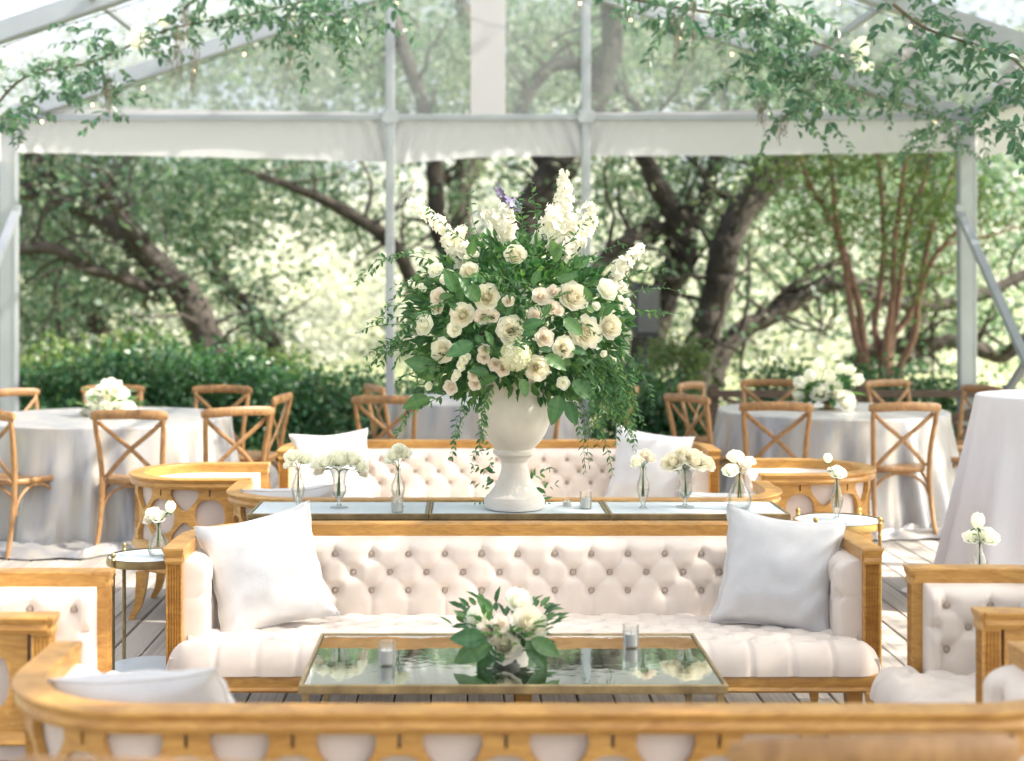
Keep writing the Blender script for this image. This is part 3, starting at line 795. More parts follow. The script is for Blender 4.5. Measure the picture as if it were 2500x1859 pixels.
# ------------------------------------------------------------------ cross-back chairs
def chair():
    o = empty('cross_back_chair')
    m = M['oak']
    # seat
    def outline(k=1.0):
        pts = []
        for i in range(28):
            t = 2 * PI * i / 28; c, s = math.cos(t), math.sin(t)
            x = .212 * math.copysign(abs(c) ** .45, c); y = .205 * math.copysign(abs(s) ** .5, s)
            pts.append((x * (1 + .10 * (y / .2)) * k, y * k))
        return pts
    mb = MB(); rings = []
    for z, k in ((.425, .95), (.432, .985), (.447, 1.0), (.458, .99), (.462, .96), (.456, .82), (.452, .5), (.451, .05)): rings.append([(x, y, z) for x, y in outline(k)])
    mb.sweep(rings).build('seat', m, o, sharp=50)
    for s in (-1, 1):
        ps, rs = smooth_path([(s * .205, -.285, .001), (s * .193, -.235, .16), (s * .188, -.203, .34), (s * .187, -.198, .47), (s * .195, -.215, .62), (s * .208, -.245, .76), (s * .213, -.268, .862)], [.0145, .0165, .018, .018, .0175, .0165, .015], 4)
        MB().tube(ps, rs, 8).build('rear_post', m, o)
        ps, rs = smooth_path([(s * .205, .165, .43), (s * .207, .175, .28), (s * .215, .195, .12), (s * .232, .235, .001)], [.019, .019, .0175, .0145], 4)
        MB().tube(ps, rs, 8).build('front_leg', m, o)
        # cross slat
        ps = smooth_path([(s * .200, -.235, .815), (s * .11, -.228 - s * .005, .735), (0, -.222 - s * .006, .645), (-s * .09, -.205 - s * .004, .555), (-s * .165, -.190, .468)], None, 5)
        MB().tube(ps, .0145, 8, flat=.42, up=(1, 0, 1 if s < 0 else -1)).build('cross_slat', m, o)
        # side brace
        ps = smooth_path([(s * .195, -.205, .25), (s * .192, -.165, .345), (s * .190, -.08, .405), (s * .19, 0, .418), (s * .195, .07, .405), (s * .203, .135, .345), (s * .209, .172, .25)], None, 4)
        MB().tube(ps, .0095, 7).build('brace', m, o)
    for yy, k in ((-.185, 1), (.165, 1)):
        ps = smooth_path([(-.198, yy - (.01 if yy < 0 else -.005), .25), (-.16, yy, .345), (-.08, yy, .405), (0, yy, .418), (.08, yy, .405), (.16, yy, .345), (.198, yy - (.01 if yy < 0 else -.005), .25)], None, 4)
        MB().tube(ps, .0095, 7).build('brace', m, o)
    # top rail: bent, rounded
    rings = []
    for i in range(17):
        u = -1 + 2 * i / 16; x = .238 * u; y = -.262 - .032 * (1 - u * u) + .004; z = .852 + .012 * (1 - u * u)
        e = 1 if abs(u) < .95 else .72
        sec = []
        for k in range(10):
            q = 2 * PI * k / 10; sec.append((x, y + .0165 * e * math.copysign(abs(math.cos(q)) ** .7, math.cos(q)), z + .030 * e * math.copysign(abs(math.sin(q)) ** .7, math.sin(q))))
        rings.append(sec)
    MB().sweep(rings).build('top_rail', m, o, sharp=45)
    return o
chair0 = chair()
LT, CT, RT = (-2.635, 10.05), (.0, 11.7), (2.50, 10.62)
def toward(bx, by, c): return math.atan2(c[1] - by, c[0] - bx) - PI / 2
chairs = [  # back position x, y, heading in degrees (None: straight at the table), table, label
    (-2.20, 8.86, -4, LT, 'cross-back chair directly behind the empty barrel armchair at the rose table, back to the camera'),
    (-1.57, 9.10, 30, LT, 'cross-back chair turned sideways at the rose table, beside the edge-on chair'),
    (-1.44, 10.3, 82, LT, 'cross-back chair seen edge-on at the rose table, next to the dark shrubs'),
    (-2.02, 11.2, 168, LT, 'cross-back chair across the rose table, furthest from the tent corner leg'),
    (-2.87, 11.25, 188, LT, 'cross-back chair across the rose table, right behind its roses'),
    (-3.52, 10.8, 232, LT, 'cross-back chair across the rose table beside the tent corner leg'),
    (-3.09, 8.87, -24, LT, 'cross-back chair cut by the frame edge at the rose table, seat showing'),
    (-.88, 11.35, -68, CT, 'sunlit cross-back chair at the table behind the urn, further of two overlapping'),
    (-.72, 10.1, -12, CT, 'cross-back chair at the table behind the urn, nearer of two overlapping'),
    (.27, 9.95, 6, CT, 'cross-back chair mostly hidden behind the urn and its trailing leaves'),
    (1.12, 11.1, 84, CT, 'cross-back chair whose rail end shows through the trailing bouquet leaves'),
    (1.62, 11.6, -84 - 40, RT, 'sunlit cross-back chair beside the tulip table, behind a tilted chair'),
    (1.38, 10.25, -58, RT, 'cross-back chair turned to the tulip table, nearest to the urn'),
    (1.86, 9.50, -8, RT, 'cross-back chair behind the barrel armchair at the tulip table, back to the camera'),
    (2.69, 9.47, 5, RT, 'cross-back chair with its legs fully showing on the deck at the tulip table'),
    (2.33, 12.0, 172, RT, 'cross-back chair across the tulip table, on the oak trunk side of the bowl'),
    (3.28, 11.95, 206, RT, 'cross-back chair across the tulip table, on the crepe myrtle side of the bowl'),
    (3.80, 11.2, 108, RT, 'cross-back chair in front of the tent leg with the diagonal brace'),
    (3.62, 10.25, 76, RT, 'cross-back chair half hidden by the cocktail table cloth, only seat and legs showing'),
    (.30, 2.24, 178, None, 'blurred cross-back chair rail at the bottom edge, in front of the closest sofa'),
    (.50, 2.30, -2, None, 'large blurred cross-back chair rail in the bottom corner'),
]
chairs[-2] = (-.62, 2.235, -4, None, 'blurred cross-back chair rail just showing at the bottom edge under the silver pillow')
chairs[-1] = (.51, 2.355, 4, None, 'large blurred cross-back chair rail at the bottom edge below the sunlit armchair')
for i, (bx, by, hd, tb, lb) in enumerate(chairs):
    o = chair0 if i == 0 else copy_tree(chair0)
    a = toward(bx, by, tb) if hd is None else R(hd)
    o.rotation_euler = (0, 0, a)
    o.location = (bx + math.sin(-a) * .27, by + math.cos(a) * .27, 0)
    tag(o, lb, 'chair', 'oak cross-back chairs')

# ------------------------------------------------------------------ clothed tables
def cloth_table(name, label, group, c, r, h, flare, nf, amp, puddle, mat, seed):
    o = tag(empty(name, (c[0], c[1], 0)), label, 'table', group)
    rr = random.Random(seed); ph = [rr.uniform(0, 6.28) for _ in range(6)]
    NA = 220; prof = []
    for k in range(6): prof.append((r * k / 6 + .01, h, 0, 0))
    for k in range(5):
        q = PI / 2 * k / 4; prof.append((r - .015 + .015 * math.sin(q), h - .015 + .015 * math.cos(q), 0, 0))
    n = 16
    for k in range(1, n + 1):
        t = k / n; prof.append((r + flare * t ** 1.1, h - .015 - (h - .03) * t, t, 0))
    if puddle:
        for k in range(1, 7): prof.append((r + flare + .05 * k * puddle, .016 + .035 * math.sin(k * 1.1) ** 2 * puddle, 1, k))
    v = []
    for (rad, z, t, pk) in prof:
        for i in range(NA):
            a = 2 * PI * i / NA
            w = math.sin(a * nf + ph[0] + .8 * math.sin(a * 3 + ph[1])) + .6 * math.sin(a * (nf * 1.63 // 1) + ph[2]) + .4 * math.sin(a * 5 + ph[3])
            sh = max(0, t - .03) ** .8
            rr_ = rad + amp * w * sh
            zz = z
            if pk: rr_ += .05 * math.sin(a * 9 + ph[4] + pk) ; zz = z + .03 * max(0, math.sin(a * 17 + ph[5] + pk * 1.3)) * (1 if pk < 6 else .2) - (.01 if pk == 6 else 0)
            v.append((rr_ * math.cos(a), rr_ * math.sin(a), max(.004, zz)))
    f = [(i, (i + 1) % NA, NA + (i + 1) % NA, NA + i) for i in range(0)]
    for j in range(len(prof) - 1):
        for i in range(NA): f.append((j * NA + (i + 1) % NA, j * NA + i, (j + 1) * NA + i, (j + 1) * NA + (i + 1) % NA))
    f.append(tuple(range(NA)))
    MB().add(v, f).build('tablecloth', mat, o, sharp=85)
    MB().lathe([(0, h - .03), (r - .03, h - .03), (r - .03, h - .006), (0, h - .006)], 32).build('tabletop', M['oak'], o, sharp=30)
    MB().lathe([(.05, .0), (.05, h - .031)], 14).build('pedestal', M['black'], o)
    return o
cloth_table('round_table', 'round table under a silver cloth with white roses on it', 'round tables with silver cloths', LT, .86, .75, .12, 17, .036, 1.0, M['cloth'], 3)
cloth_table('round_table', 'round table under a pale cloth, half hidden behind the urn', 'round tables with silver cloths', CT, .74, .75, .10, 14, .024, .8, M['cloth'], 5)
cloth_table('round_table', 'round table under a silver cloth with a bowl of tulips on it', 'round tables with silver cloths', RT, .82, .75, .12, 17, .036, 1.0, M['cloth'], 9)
cloth_table('cocktail_table', 'tall white-draped cocktail table at the edge of the frame', None, (2.90, 7.6), .39, 1.07, .19, 13, .034, .4, M['linen'], 12)

# ------------------------------------------------------------------ leaves and flowers
rng = np.random.default_rng(11)
def unit(a): return a / np.maximum(np.linalg.norm(a, axis=-1, keepdims=True), 1e-9)
def leaf_quads(P_, Dv, Nv, Ln, Wd, fold=.18):
    "kite-shaped leaves: base, side, tip, side"
    Dv = unit(Dv); Sv = unit(np.cross(Dv, Nv)); Nv = np.cross(Sv, Dv)
    Ln = np.asarray(Ln)[:, None]; Wd = np.asarray(Wd)[:, None]
    b = P_; tip = P_ + Dv * Ln - Nv * Ln * .08; mid = P_ + Dv * Ln * .45
    r_ = mid + Sv * Wd * .5 + Nv * Wd * fold; l_ = mid - Sv * Wd * .5 + Nv * Wd * fold
    return np.stack([b, r_, tip, l_], axis=1).reshape(-1, 3)
def leaf6(P_, Dv, Nv, Ln, Wd, fold=.2, curl=.15):
    "rounder leaves of two quads each for things near the lens"
    Dv = unit(Dv); Sv = unit(np.cross(Dv, Nv)); Nv = np.cross(Sv, Dv)
    Ln = np.asarray(Ln)[:, None]; Wd = np.asarray(Wd)[:, None]
    at = lambda t, s: P_ + Dv * Ln * t + Sv * Wd * s * .5 + Nv * (Wd * abs(s) * fold - Ln * curl * t * t)
    b, tip = at(0, 0), at(1, 0)
    q1 = np.stack([b, at(.28, .86), at(.66, .80), tip], 1); q2 = np.stack([tip, at(.66, -.80), at(.28, -.86), b], 1)
    return np.concatenate([q1, q2], 1).reshape(-1, 3)
def leaf_object(name, mat, parent, quads, attr, stuff=True):
    me = quads_mesh(name, quads, len(quads) // 4, attr); o = link(name, me, mat, parent)
    if stuff: o['kind'] = 'stuff'
    return o
def big_leaf(name, mat, parent, p, d, nrm, ln, wd, seed=0):
    r = random.Random(seed); d = Vector(d).normalized(); n_ = Vector(nrm); s_ = d.cross(n_).normalized(); n_ = s_.cross(d)
    NU, NV = 6, 10; vs = []; at = []; c1 = r.uniform(.1, .3); tw_ = r.uniform(-.25, .25); base = r.uniform(.25, .8)
    def pt(u, t):
        w = wd * .5 * (math.sin(PI * t ** .85) ** .75) * (1 if t < .5 else 1 - .12 * (t - .5)) + .0008
        z = abs(u) ** 1.3 * w * .28 - ln * c1 * t * t + .03 * wd * math.sin(t * 22) * abs(u) + tw_ * u * w * t
        return tuple(Vector(p) + d * ln * t + s_ * u * w + n_ * z)
    for j in range(NV):
        for i in range(NU):
            u0, u1 = -1 + 2 * i / NU, -1 + 2 * (i + 1) / NU; t0, t1 = j / NV, (j + 1) / NV
            vs += [pt(u0, t0), pt(u1, t0), pt(u1, t1), pt(u0, t1)]; at.append(min(1, base + (.18 if i in (2, 3) else 0) + (.06 if j % 2 else 0)))
    o = leaf_object(name, mat, parent, np.array(vs), np.array(at), False)
    return o
class Leaves:
    def __init__(s): s.p = []; s.d = []; s.n = []; s.l = []; s.w = []; s.a = []
    def one(s, p, d, n, l, w, a): s.p.append(tuple(p)); s.d.append(tuple(d)); s.n.append(tuple(n)); s.l.append(l); s.w.append(w); s.a.append(a)
    def build(s, name, mat, parent, fine=True, origin=(0, 0, 0)):
        P_ = np.array(s.p) - np.array(origin); D_ = np.array(s.d); N_ = np.array(s.n)
        if fine: q = leaf6(P_, D_, N_, np.array(s.l), np.array(s.w)); a = np.repeat(np.array(s.a), 2)
        else: q = leaf_quads(P_, D_, N_, np.array(s.l), np.array(s.w)); a = np.array(s.a)
        return leaf_object(name, mat, parent, q, a)
def rv(r=rnd): 
    while True:
        v = Vector((r.uniform(-1, 1), r.uniform(-1, 1), r.uniform(-1, 1)))
        if .05 < v.length < 1: return v.normalized()
def strand(lv, stems, p0, d0, length, droop, ll, lw, gap, r=rnd, dark=0.0, pair=True, rad=.0016):
    "a leafy twig: stem that droops, leaves both sides"
    p = Vector(p0); d = Vector(d0).normalized(); n = max(3, int(length / gap)); pts = [p.copy()]
    for i in range(n):
        d = (d + Vector((0, 0, -droop)) + rv(r) * .16).normalized(); p = p + d * gap; pts.append(p.copy())
        for k in ((0, 1) if pair else (i % 2,)):
            if r.random() < .12: continue
            side = d.cross(Vector((0, 0, 1)) if abs(d.z) < .9 else Vector((0, 1, 0))).normalized()
            side = Matrix.Rotation(r.uniform(-1.2, 1.2), 3, d) @ side
            ld = (side * (1 if k else -1) + d * r.uniform(.3, .9) + Vector((0, 0, -.25)) + rv(r) * .25).normalized()
            nn = (Vector((0, -.4, 1)) + rv(r) * .8).normalized(); q = (.75 + .5 * r.random()) * (1 - .35 * i / n)
            lv.one(p, ld, nn, ll * q, lw * q, min(1, max(0, r.random() - dark)))
    if stems is not None: stems.tube(pts, [rad * (1 - .6 * i / len(pts)) for i in range(len(pts))], 4, False)
    return pts

def petals_mesh(name, spec, seed, mat, tulip=False):
    "nested cups of overlapping petals; unit radius about 1, axis +Z. spec: (count, rim radius, rim height, half angle, roll)"
    r = random.Random(seed); vs = []; at = []; N = 4
    for (cnt, R_, zr, phi, roll) in spec:
        off = r.uniform(0, 6.28)
        for k in range(cnt):
            a = off + 2 * PI * k / cnt + r.uniform(-.15, .15); tone = r.random(); kR = r.uniform(.94, 1.06); kz = r.uniform(-.04, .04); ph = phi * r.uniform(.9, 1.12)
            def pt(u, t):
                t2 = t * (1 - .20 * abs(u) ** 2.5)
                if tulip: rad = R_ * kR * math.sin(PI * (.12 + .68 * t2)) * (1 + .05 * u); z = -.5 + (zr + .5 + kz) * t2
                else:
                    rad = R_ * kR * (t2 ** .55) * (1 + .07 * u); z = -.55 + (zr + .55 + kz) * t2 ** 1.4
                    e = max(0, t2 - .7) / .3; rad += roll * e * e * (1 + .4 * math.cos(u * 2.2)); z -= roll * .7 * e ** 3
                aa = a + u * ph * (.35 + .65 * min(1, t * 1.6))
                wv = .025 * math.sin(u * 5 + tone * 9) * t
                return ((rad + wv) * math.cos(aa), (rad + wv) * math.sin(aa), z + wv)
            g_ = [[pt(-1 + 2 * i / N, j / N) for i in range(N + 1)] for j in range(N + 1)]
            for j in range(N):
                for i in range(N): vs += [g_[j][i], g_[j][i + 1], g_[j + 1][i + 1], g_[j + 1][i]]; at.append(min(1, tone * .5 + .5 * R_))
    me = quads_mesh(name, np.array(vs), len(vs) // 4, np.array(at)); me.materials.append(mat)
    me.polygons.foreach_set('use_smooth', [True] * len(me.polygons))
    return me
ROSE = [(2, .10, .50, 1.7, 0), (3, .19, .53, 1.35, .0), (3, .30, .52, 1.3, .01), (4, .43, .47, 1.1, .03), (5, .57, .38, 1.0, .05), (5, .71, .24, .95, .09), (6, .84, .04, .88, .13)]
BUD = [(2, .14, .50, 1.6, 0), (3, .28, .52, 1.3, .01), (4, .45, .46, 1.1, .03), (5, .64, .32, 1.0, .07), (5, .84, .08, .92, .14)]
TULIP = [(3, .50, .85, 1.0, 0), (3, .60, .82, 1.0, 0)]
PEONY = [(5, .18, .38, .7, .02), (7, .34, .38, .6, .04), (8, .5, .33, .55, .06), (9, .66, .24, .5, .09), (9, .80, .10, .5, .12), (9, .92, -.08, .5, .16)]
FL = {}
for key, spec, mt in (('rose', ROSE, 'petal'), ('rosew', ROSE, 'whitep'), ('blush', BUD, 'blush'), ('bud', BUD, 'whitep'), ('peony', PEONY, 'petal'), ('tulip', TULIP, 'whitep')):
    FL[key] = [petals_mesh(key + '_bloom', spec, 100 + i, M[mt], key == 'tulip') for i in range(3)]
def floret_ball(seed, mat, nfl=70, fr=.17):
    r = random.Random(seed); vs = []; at = []
    for k in range(nfl):
        z = 1 - 1.75 * (k + .5) / nfl; a = k * 2.39996; q = math.sqrt(max(0, 1 - z * z)); n_ = Vector((q * math.cos(a), q * math.sin(a), z))
        c = n_ * (.9 + .1 * r.random()); t1 = n_.orthogonal().normalized(); t1 = Matrix.Rotation(r.uniform(0, 6.3), 3, n_) @ t1; t2 = n_.cross(t1); tone = r.random()
        for j in range(4):
            w = PI / 2 * j; d = t1 * math.cos(w) + t2 * math.sin(w); e = n_.cross(d)
            vs += [c, c + d * fr * .6 + e * fr * .5 + n_ * .02, c + d * fr * 1.15 + n_ * .05, c + d * fr * .6 - e * fr * .5 + n_ * .02]; at.append(tone)
    me = quads_mesh('hydrangea_bloom', np.array([tuple(p) for p in vs]), len(vs) // 4, np.array(at)); me.materials.append(mat); return me
M['spirep'] = leafmat('spire_petal', [(.66, .64, .57), (.74, .72, .66), (.8, .79, .75)], .6, .35, (1., 1., .9))
M['hyd'] = leafmat('hydrangea_petal', [(.68, .70, .46), (.78, .77, .60), (.85, .83, .72)], .65, .25, (1, 1, .8))
FL['hyd'] = [floret_ball(1, M['hyd'], 260, .17)]; FL['hydw'] = [floret_ball(2, M['whitep'], 70, .2)]
def bloom(kind, loc, axis, r, parent, name, seed=0, origin=Vector((0, 0, 0))):
    lst = FL[kind]; o = link(name, lst[seed % len(lst)], None, parent)
    q = Vector(axis).to_track_quat('Z', 'Y').to_matrix().to_4x4() @ Matrix.Rotation(seed * 1.7, 4, 'Z')
    o.matrix_local = Matrix.Translation(Vector(loc) - origin) @ q @ Matrix.Diagonal((r, r, r, 1))
    return o
def spire(name, mat, parent, p0, p1, w0, w1, n, seed, origin):
    r = random.Random(seed); vs = []; at = []; p0 = Vector(p0); p1 = Vector(p1); ax = (p1 - p0); L_ = ax.length; ax.normalize()
    bow = ax.orthogonal() * .03
    n = int(n * .72)
    for k in range(n):
        t = (k + r.random()) / n; w = w0 * (1 - t) + w1 * t
        a = k * 2.39996 + r.uniform(-.3, .3); s_ = ax.orthogonal().normalized(); n_ = (Matrix.Rotation(a, 3, ax) @ s_ + ax * .25).normalized()
        c = p0 + ax * L_ * t + bow * math.sin(PI * t) + n_ * w * r.uniform(.35, 1.15) - origin
        fr = .0205 * (1.15 - .55 * t) * (.8 + .4 * r.random()); t1 = n_.orthogonal().normalized(); t1 = Matrix.Rotation(r.uniform(0, 6.3), 3, n_) @ t1; t2 = n_.cross(t1); tone = r.random()
        for j in range(5):
            q = 2 * PI * j / 5; d = t1 * math.cos(q) + t2 * math.sin(q); e = n_.cross(d)
            vs += [c, c + d * fr * .6 + e * fr * .45 + n_ * fr * .2, c + d * fr * 1.1 + n_ * fr * .35, c + d * fr * .6 - e * fr * .45 + n_ * fr * .2]; at.append(tone)
    return leaf_object(name, mat, parent, np.array([tuple(p) for p in vs]), np.array(at), False)

# ------------------------------------------------------------------ urn
UC = px(1256, 1244, 6.12); UC.z = .7005
urn = tag(empty('urn', UC), 'tall white plaster urn on the middle console holding the big bouquet', 'urn')
kk = 6.12 / FPX
prof = [(0, 0), (70, 0), (73, 3), (74, 10), (74, 20), (71, 25), (70, 29), (66, 31), (60, 38), (50, 52), (41, 68), (35, 84), (32, 98), (33, 112), (38, 122), (43, 127), (51, 131), (53, 136), (52, 141), (48, 144), (52, 150), (64, 163), (76, 182), (84, 202), (88, 222), (87, 245), (83, 266), (79, 286), (77, 302), (79, 314), (84, 323), (87, 328), (86, 332), (80, 332), (74, 318), (70, 300), (0, 296)]
MB().lathe([(r_ * kk, z_ * kk) for r_, z_ in prof[1:14]], 56, capb=True).build('foot', M['plaster'], urn, sharp=40)
MB().lathe([(r_ * kk, z_ * kk) for r_, z_ in prof[13:]], 56).build('bowl', M['plaster'], urn, sharp=40)

# ------------------------------------------------------------------ the big bouquet in the urn
BC = px(1262, 800, 6.12)
bq = tag(empty('bouquet', BC), 'huge bouquet of ivory roses, white spires and trailing greenery in the urn', 'flowers')
def b6(cx, cy): return 900 + cx / 2.665, 380 + cy / 2.665
def bdepth(x, y, bulge=1.0):
    dx = (x - 1262) / 330; dy = (y - 780) / 300; q = max(0, 1 - dx * dx - dy * dy); return 6.12 - .42 * bulge * math.sqrt(q)
def baxis(p): 
    a = (p - (BC + Vector((0, .10, -.05)))).normalized(); return (a + Vector((0, -.35, .12))).normalized()
cnt = 0
for kind, lst in (('rose', [(765, 915, 85), (605, 1035, 78), (1335, 910, 95), (955, 640, 70), (475, 1270, 78), (925, 1130, 90), (1095, 1385, 80), (1575, 1110, 80), (1275, 1250, 72), (650, 750, 62), (345, 1395, 58)]),
                  ('rosew', [(355, 1100, 68), (555, 1130, 50), (435, 740, 52), (1555, 870, 72), (500, 800, 40)]),
                  ('peony', [(1420, 1150, 100)]), ('hyd', [(955, 1300, 100)]),
                  ('blush', [(450, 915, 55), (445, 990, 44), (735, 1045, 50), (805, 1045, 44), (910, 945, 38), (1120, 915, 56), (1205, 885, 46), (1195, 985, 48), (1085, 1035, 50), (1145, 1185, 60), (750, 1265, 38), (745, 1315, 40), (820, 1360, 42), (870, 1395, 44), (680, 1430, 38), (690, 1490, 40), (530, 1510, 48), (1240, 1010, 34)]),
                  ('bud', [(600, 1370, 36), (575, 1420, 30), (620, 1330, 32), (640, 1310, 26), (560, 1445, 28), (265, 830, 26), (300, 845, 24), (340, 850, 22), (360, 870, 22), (1530, 1290, 24), (1680, 960, 34), (1710, 1010, 28), (1640, 930, 28), (1265, 1480, 44), (390, 1500, 30), (1480, 980, 30), (1440, 1000, 26), (690, 640, 30), (640, 660, 24)])):
    for (cx, cy, r_) in lst:
        x, y = b6(cx, cy); d = bdepth(x, y); p = px(x, y, d); cnt += 1
        rr_ = r_ / 2.665 * d / FPX * (1.0 if kind != 'hyd' else .95)
        nm = {'rose': 'rose', 'rosew': 'rose', 'peony': 'peony', 'hyd': 'hydrangea', 'blush': 'spray_rose', 'bud': 'small_bloom'}[kind]
        bloom(kind, p, baxis(p) if kind != 'bud' else (baxis(p) + rv() * .4), rr_ * (1.14 if kind in ('rose', 'rosew', 'blush') else 1.08), bq, nm, cnt, BC)
for i, (a, b, w0, w1, n_, mt) in enumerate((((590, 640), (265, 300), .042, .016, 95, 'spirep'), ((900, 560), (745, 370), .04, .02, 60, 'spirep'), ((920, 520), (850, 330), .03, .012, 40, 'spirep'), ((1110, 600), (1190, 330), .045, .035, 70, 'whitep'),
                                     ((1180, 480), (1265, 110), .052, .022, 120, 'spirep'), ((1235, 640), (1330, 380), .05, .035, 90, 'spirep'), ((1300, 560), (1440, 310), .055, .028, 100, 'spirep'), ((1500, 900), (1640, 700), .055, .035, 90, 'spirep'), ((1600, 760), (1770, 600), .035, .014, 55, 'spirep'), ((985, 330), (825, 185), .014, .006, 22, 'purple'), ((500, 600), (610, 480), .03, .015, 40, 'petal'), ((560, 690), (620, 600), .03, .02, 36, 'spirep'))):
    xa, ya = b6(*a); xb, yb = b6(*b)
    spire('flower_spire', M[mt], bq, px(xa, ya, 6.12 - .05 * (i % 3)), px(xb, yb, 6.16 - .08 * (i % 2)), w0, w1, n_, i, BC)
lv, st = Leaves(), MB()
r5 = random.Random(5)
# dense inner greenery
for i in range(4600):
    while True:
        q = Vector((r5.uniform(-1, 1), r5.uniform(-1, 1), r5.uniform(-1, 1)))
        if q.length < 1: break
    p = BC + Vector((q.x * .46, .06 + q.y * .34, q.z * .36 + .02))
    if q.length < .45: continue
    d = (q + rv(r5) * .6).normalized(); lv.one(p, d, (Vector((0, -.5, .8)) + rv(r5) * .7), r5.uniform(.04, .07), r5.uniform(.018, .032), r5.random() * .9)
lo = Vector((BC.x, BC.y, BC.z))
# sprays: start pixel, direction pixel, length, droop
SP = [((420, 700), (-1, -.6), .34, .05), ((400, 640), (-1, -.25), .36, .05), ((380, 760), (-1, .1), .30, .04), ((330, 1100), (-1, .0), .26, .05), ((300, 1200), (-1, .35), .26, .06), ((330, 1050), (-1, -.2), .22, .05),
      ((450, 1450), (-1, .5), .30, .1), ((520, 1540), (-1, .45), .30, .1), ((800, 1480), (-.4, 1), .24, .15), ((720, 1540), (-.6, 1), .24, .12), ((760, 1560), (-.1, 1), .26, .14), ((640, 1560), (-.5, 1), .26, .18),
      ((1700, 1000), (1, -.2), .26, .05), ((1680, 900), (1, -.4), .24, .03), ((1620, 820), (1, -.6), .22, .03), ((1600, 1250), (1, .3), .30, .10), ((1000, 560), (.05, -1), .20, .0), ((1090, 500), (.2, -1), .26, .0), ((1000, 480), (-.1, -1), .2, 0), ((1220, 640), (.4, -.6), .24, .02),
      ((1000, 760), (.3, -.5), .20, .02), ((860, 700), (-.4, -.5), .22, .02), ((1340, 720), (.7, -.4), .24, .03), ((760, 600), (-.5, -.8), .24, .02), ((640, 560), (-.8, -.4), .24, .03)]
for k in range(34): SP.append(((r5.uniform(1330, 1680), r5.uniform(1240, 1500)), (r5.uniform(-.2, .9), r5.uniform(.2, 1)), r5.uniform(.14, .32), .14))
for k in range(22): SP.append(((r5.uniform(230, 560), r5.uniform(820, 1400)), (-1, r5.uniform(-.4, .8)), r5.uniform(.10, .22), .08))
for k in range(30): SP.append(((r5.uniform(600, 1400), r5.uniform(720, 1300)), (r5.uniform(-1, 1), r5.uniform(-1, .6)), r5.uniform(.10, .2), .06))
for (c, dr, ln, dp) in SP:
    x, y = b6(*c); d = bdepth(x, y, .9) + r5.uniform(-.06, .06)
    strand(lv, st, px(x, y, d), (dr[0], r5.uniform(-.7, .3), -dr[1]), ln, dp, .034, .015, .021, r5, dark=.05)
# long trailing strands below the rim
for (c, ln) in (((1450, 1560), .30), ((1520, 1560), .34), ((1610, 1540), .22), ((740, 1640), .20), ((1440, 1640), .26)):
    x, y = b6(*c); strand(lv, st, px(x, y, 6.0 + r5.uniform(-.08, .08)), (r5.uniform(-.1, .25), -.1, -1), ln, .25, .036, .013, .026, r5, dark=.1)
lv.build('greenery', M['bouq'], bq, True, BC)
st.v = [tuple(Vector(p) - BC) for p in st.v]; st.build('stems', M['stem'], bq)['kind'] = 'stuff'
for (cx, cy, dx, dz, ln) in ((560, 760, .3, -.9, .075), (660, 780, .8, -.3, .07), (570, 890, -.4, .9, .10), (440, 1400, -.9, .4, .13), (400, 1580, -1, -.3, .12), (420, 1460, -.8, .7, .11), (1000, 1450, .2, -1, .075), (1240, 1560, -.3, -1, .12), (1330, 1460, .6, -.6, .12), (1290, 1600, .4, -1, .10), (720, 950, -.5, .7, .12), (1270, 1060, .7, -.6, .10), (680, 1220, -.9, -.4, .12), (1000, 1120, .7, .3, .09), (1150, 1300, .8, -.5, .10)):
    x, y = b6(cx, cy); d = bdepth(x, y) - .03; p = np.array([px(x, y, d) - BC])
    big_leaf('large_leaf', M['bouq'], bq, p[0], (dx, -.35, dz), (0, -1, .5), ln, ln * .54, int(cx + cy))
for k in range(44):
    cx, cy = r5.uniform(260, 1640), r5.uniform(640, 1500); x, y = b6(cx, cy)
    if ((cx - 960) / 720) ** 2 + ((cy - 1080) / 520) ** 2 > 1: continue
    d = bdepth(x, y) + r5.uniform(-.02, .05); ln = r5.uniform(.05, .085); q = px(x, y, d) - BC; a = r5.uniform(0, 6.28)
    big_leaf('leaf', M['bouq'], bq, q, (math.cos(a), -.3, math.sin(a)), (r5.uniform(-.4, .4), -1, .5), ln, ln * .5, k)
# greenery hiding at the urn foot
lv2 = Leaves(); r6 = random.Random(6)
for (x, y, dx, dz) in ((1222, 1200, -1, .35), (1215, 1180, -.8, .9), (1205, 1150, -.3, 1), (1225, 1215, -1, -.1), (1285, 1180, .8, .5), (1290, 1200, 1, .2), (1300, 1215, 1, -.2), (1215, 1165, -.6, .6)):
    strand(lv2, None, px(x, y, 6.28), (dx, -.2, dz), .12, .03, .045, .02, .024, r6)
fo = tag(empty('leaf_sprig', px(1250, 1240, 6.28)), 'leafy green sprigs lying behind the foot of the urn', 'leaves')
lv2.build('sprig_leaves', M['bouq'], fo, True, px(1250, 1240, 6.28))

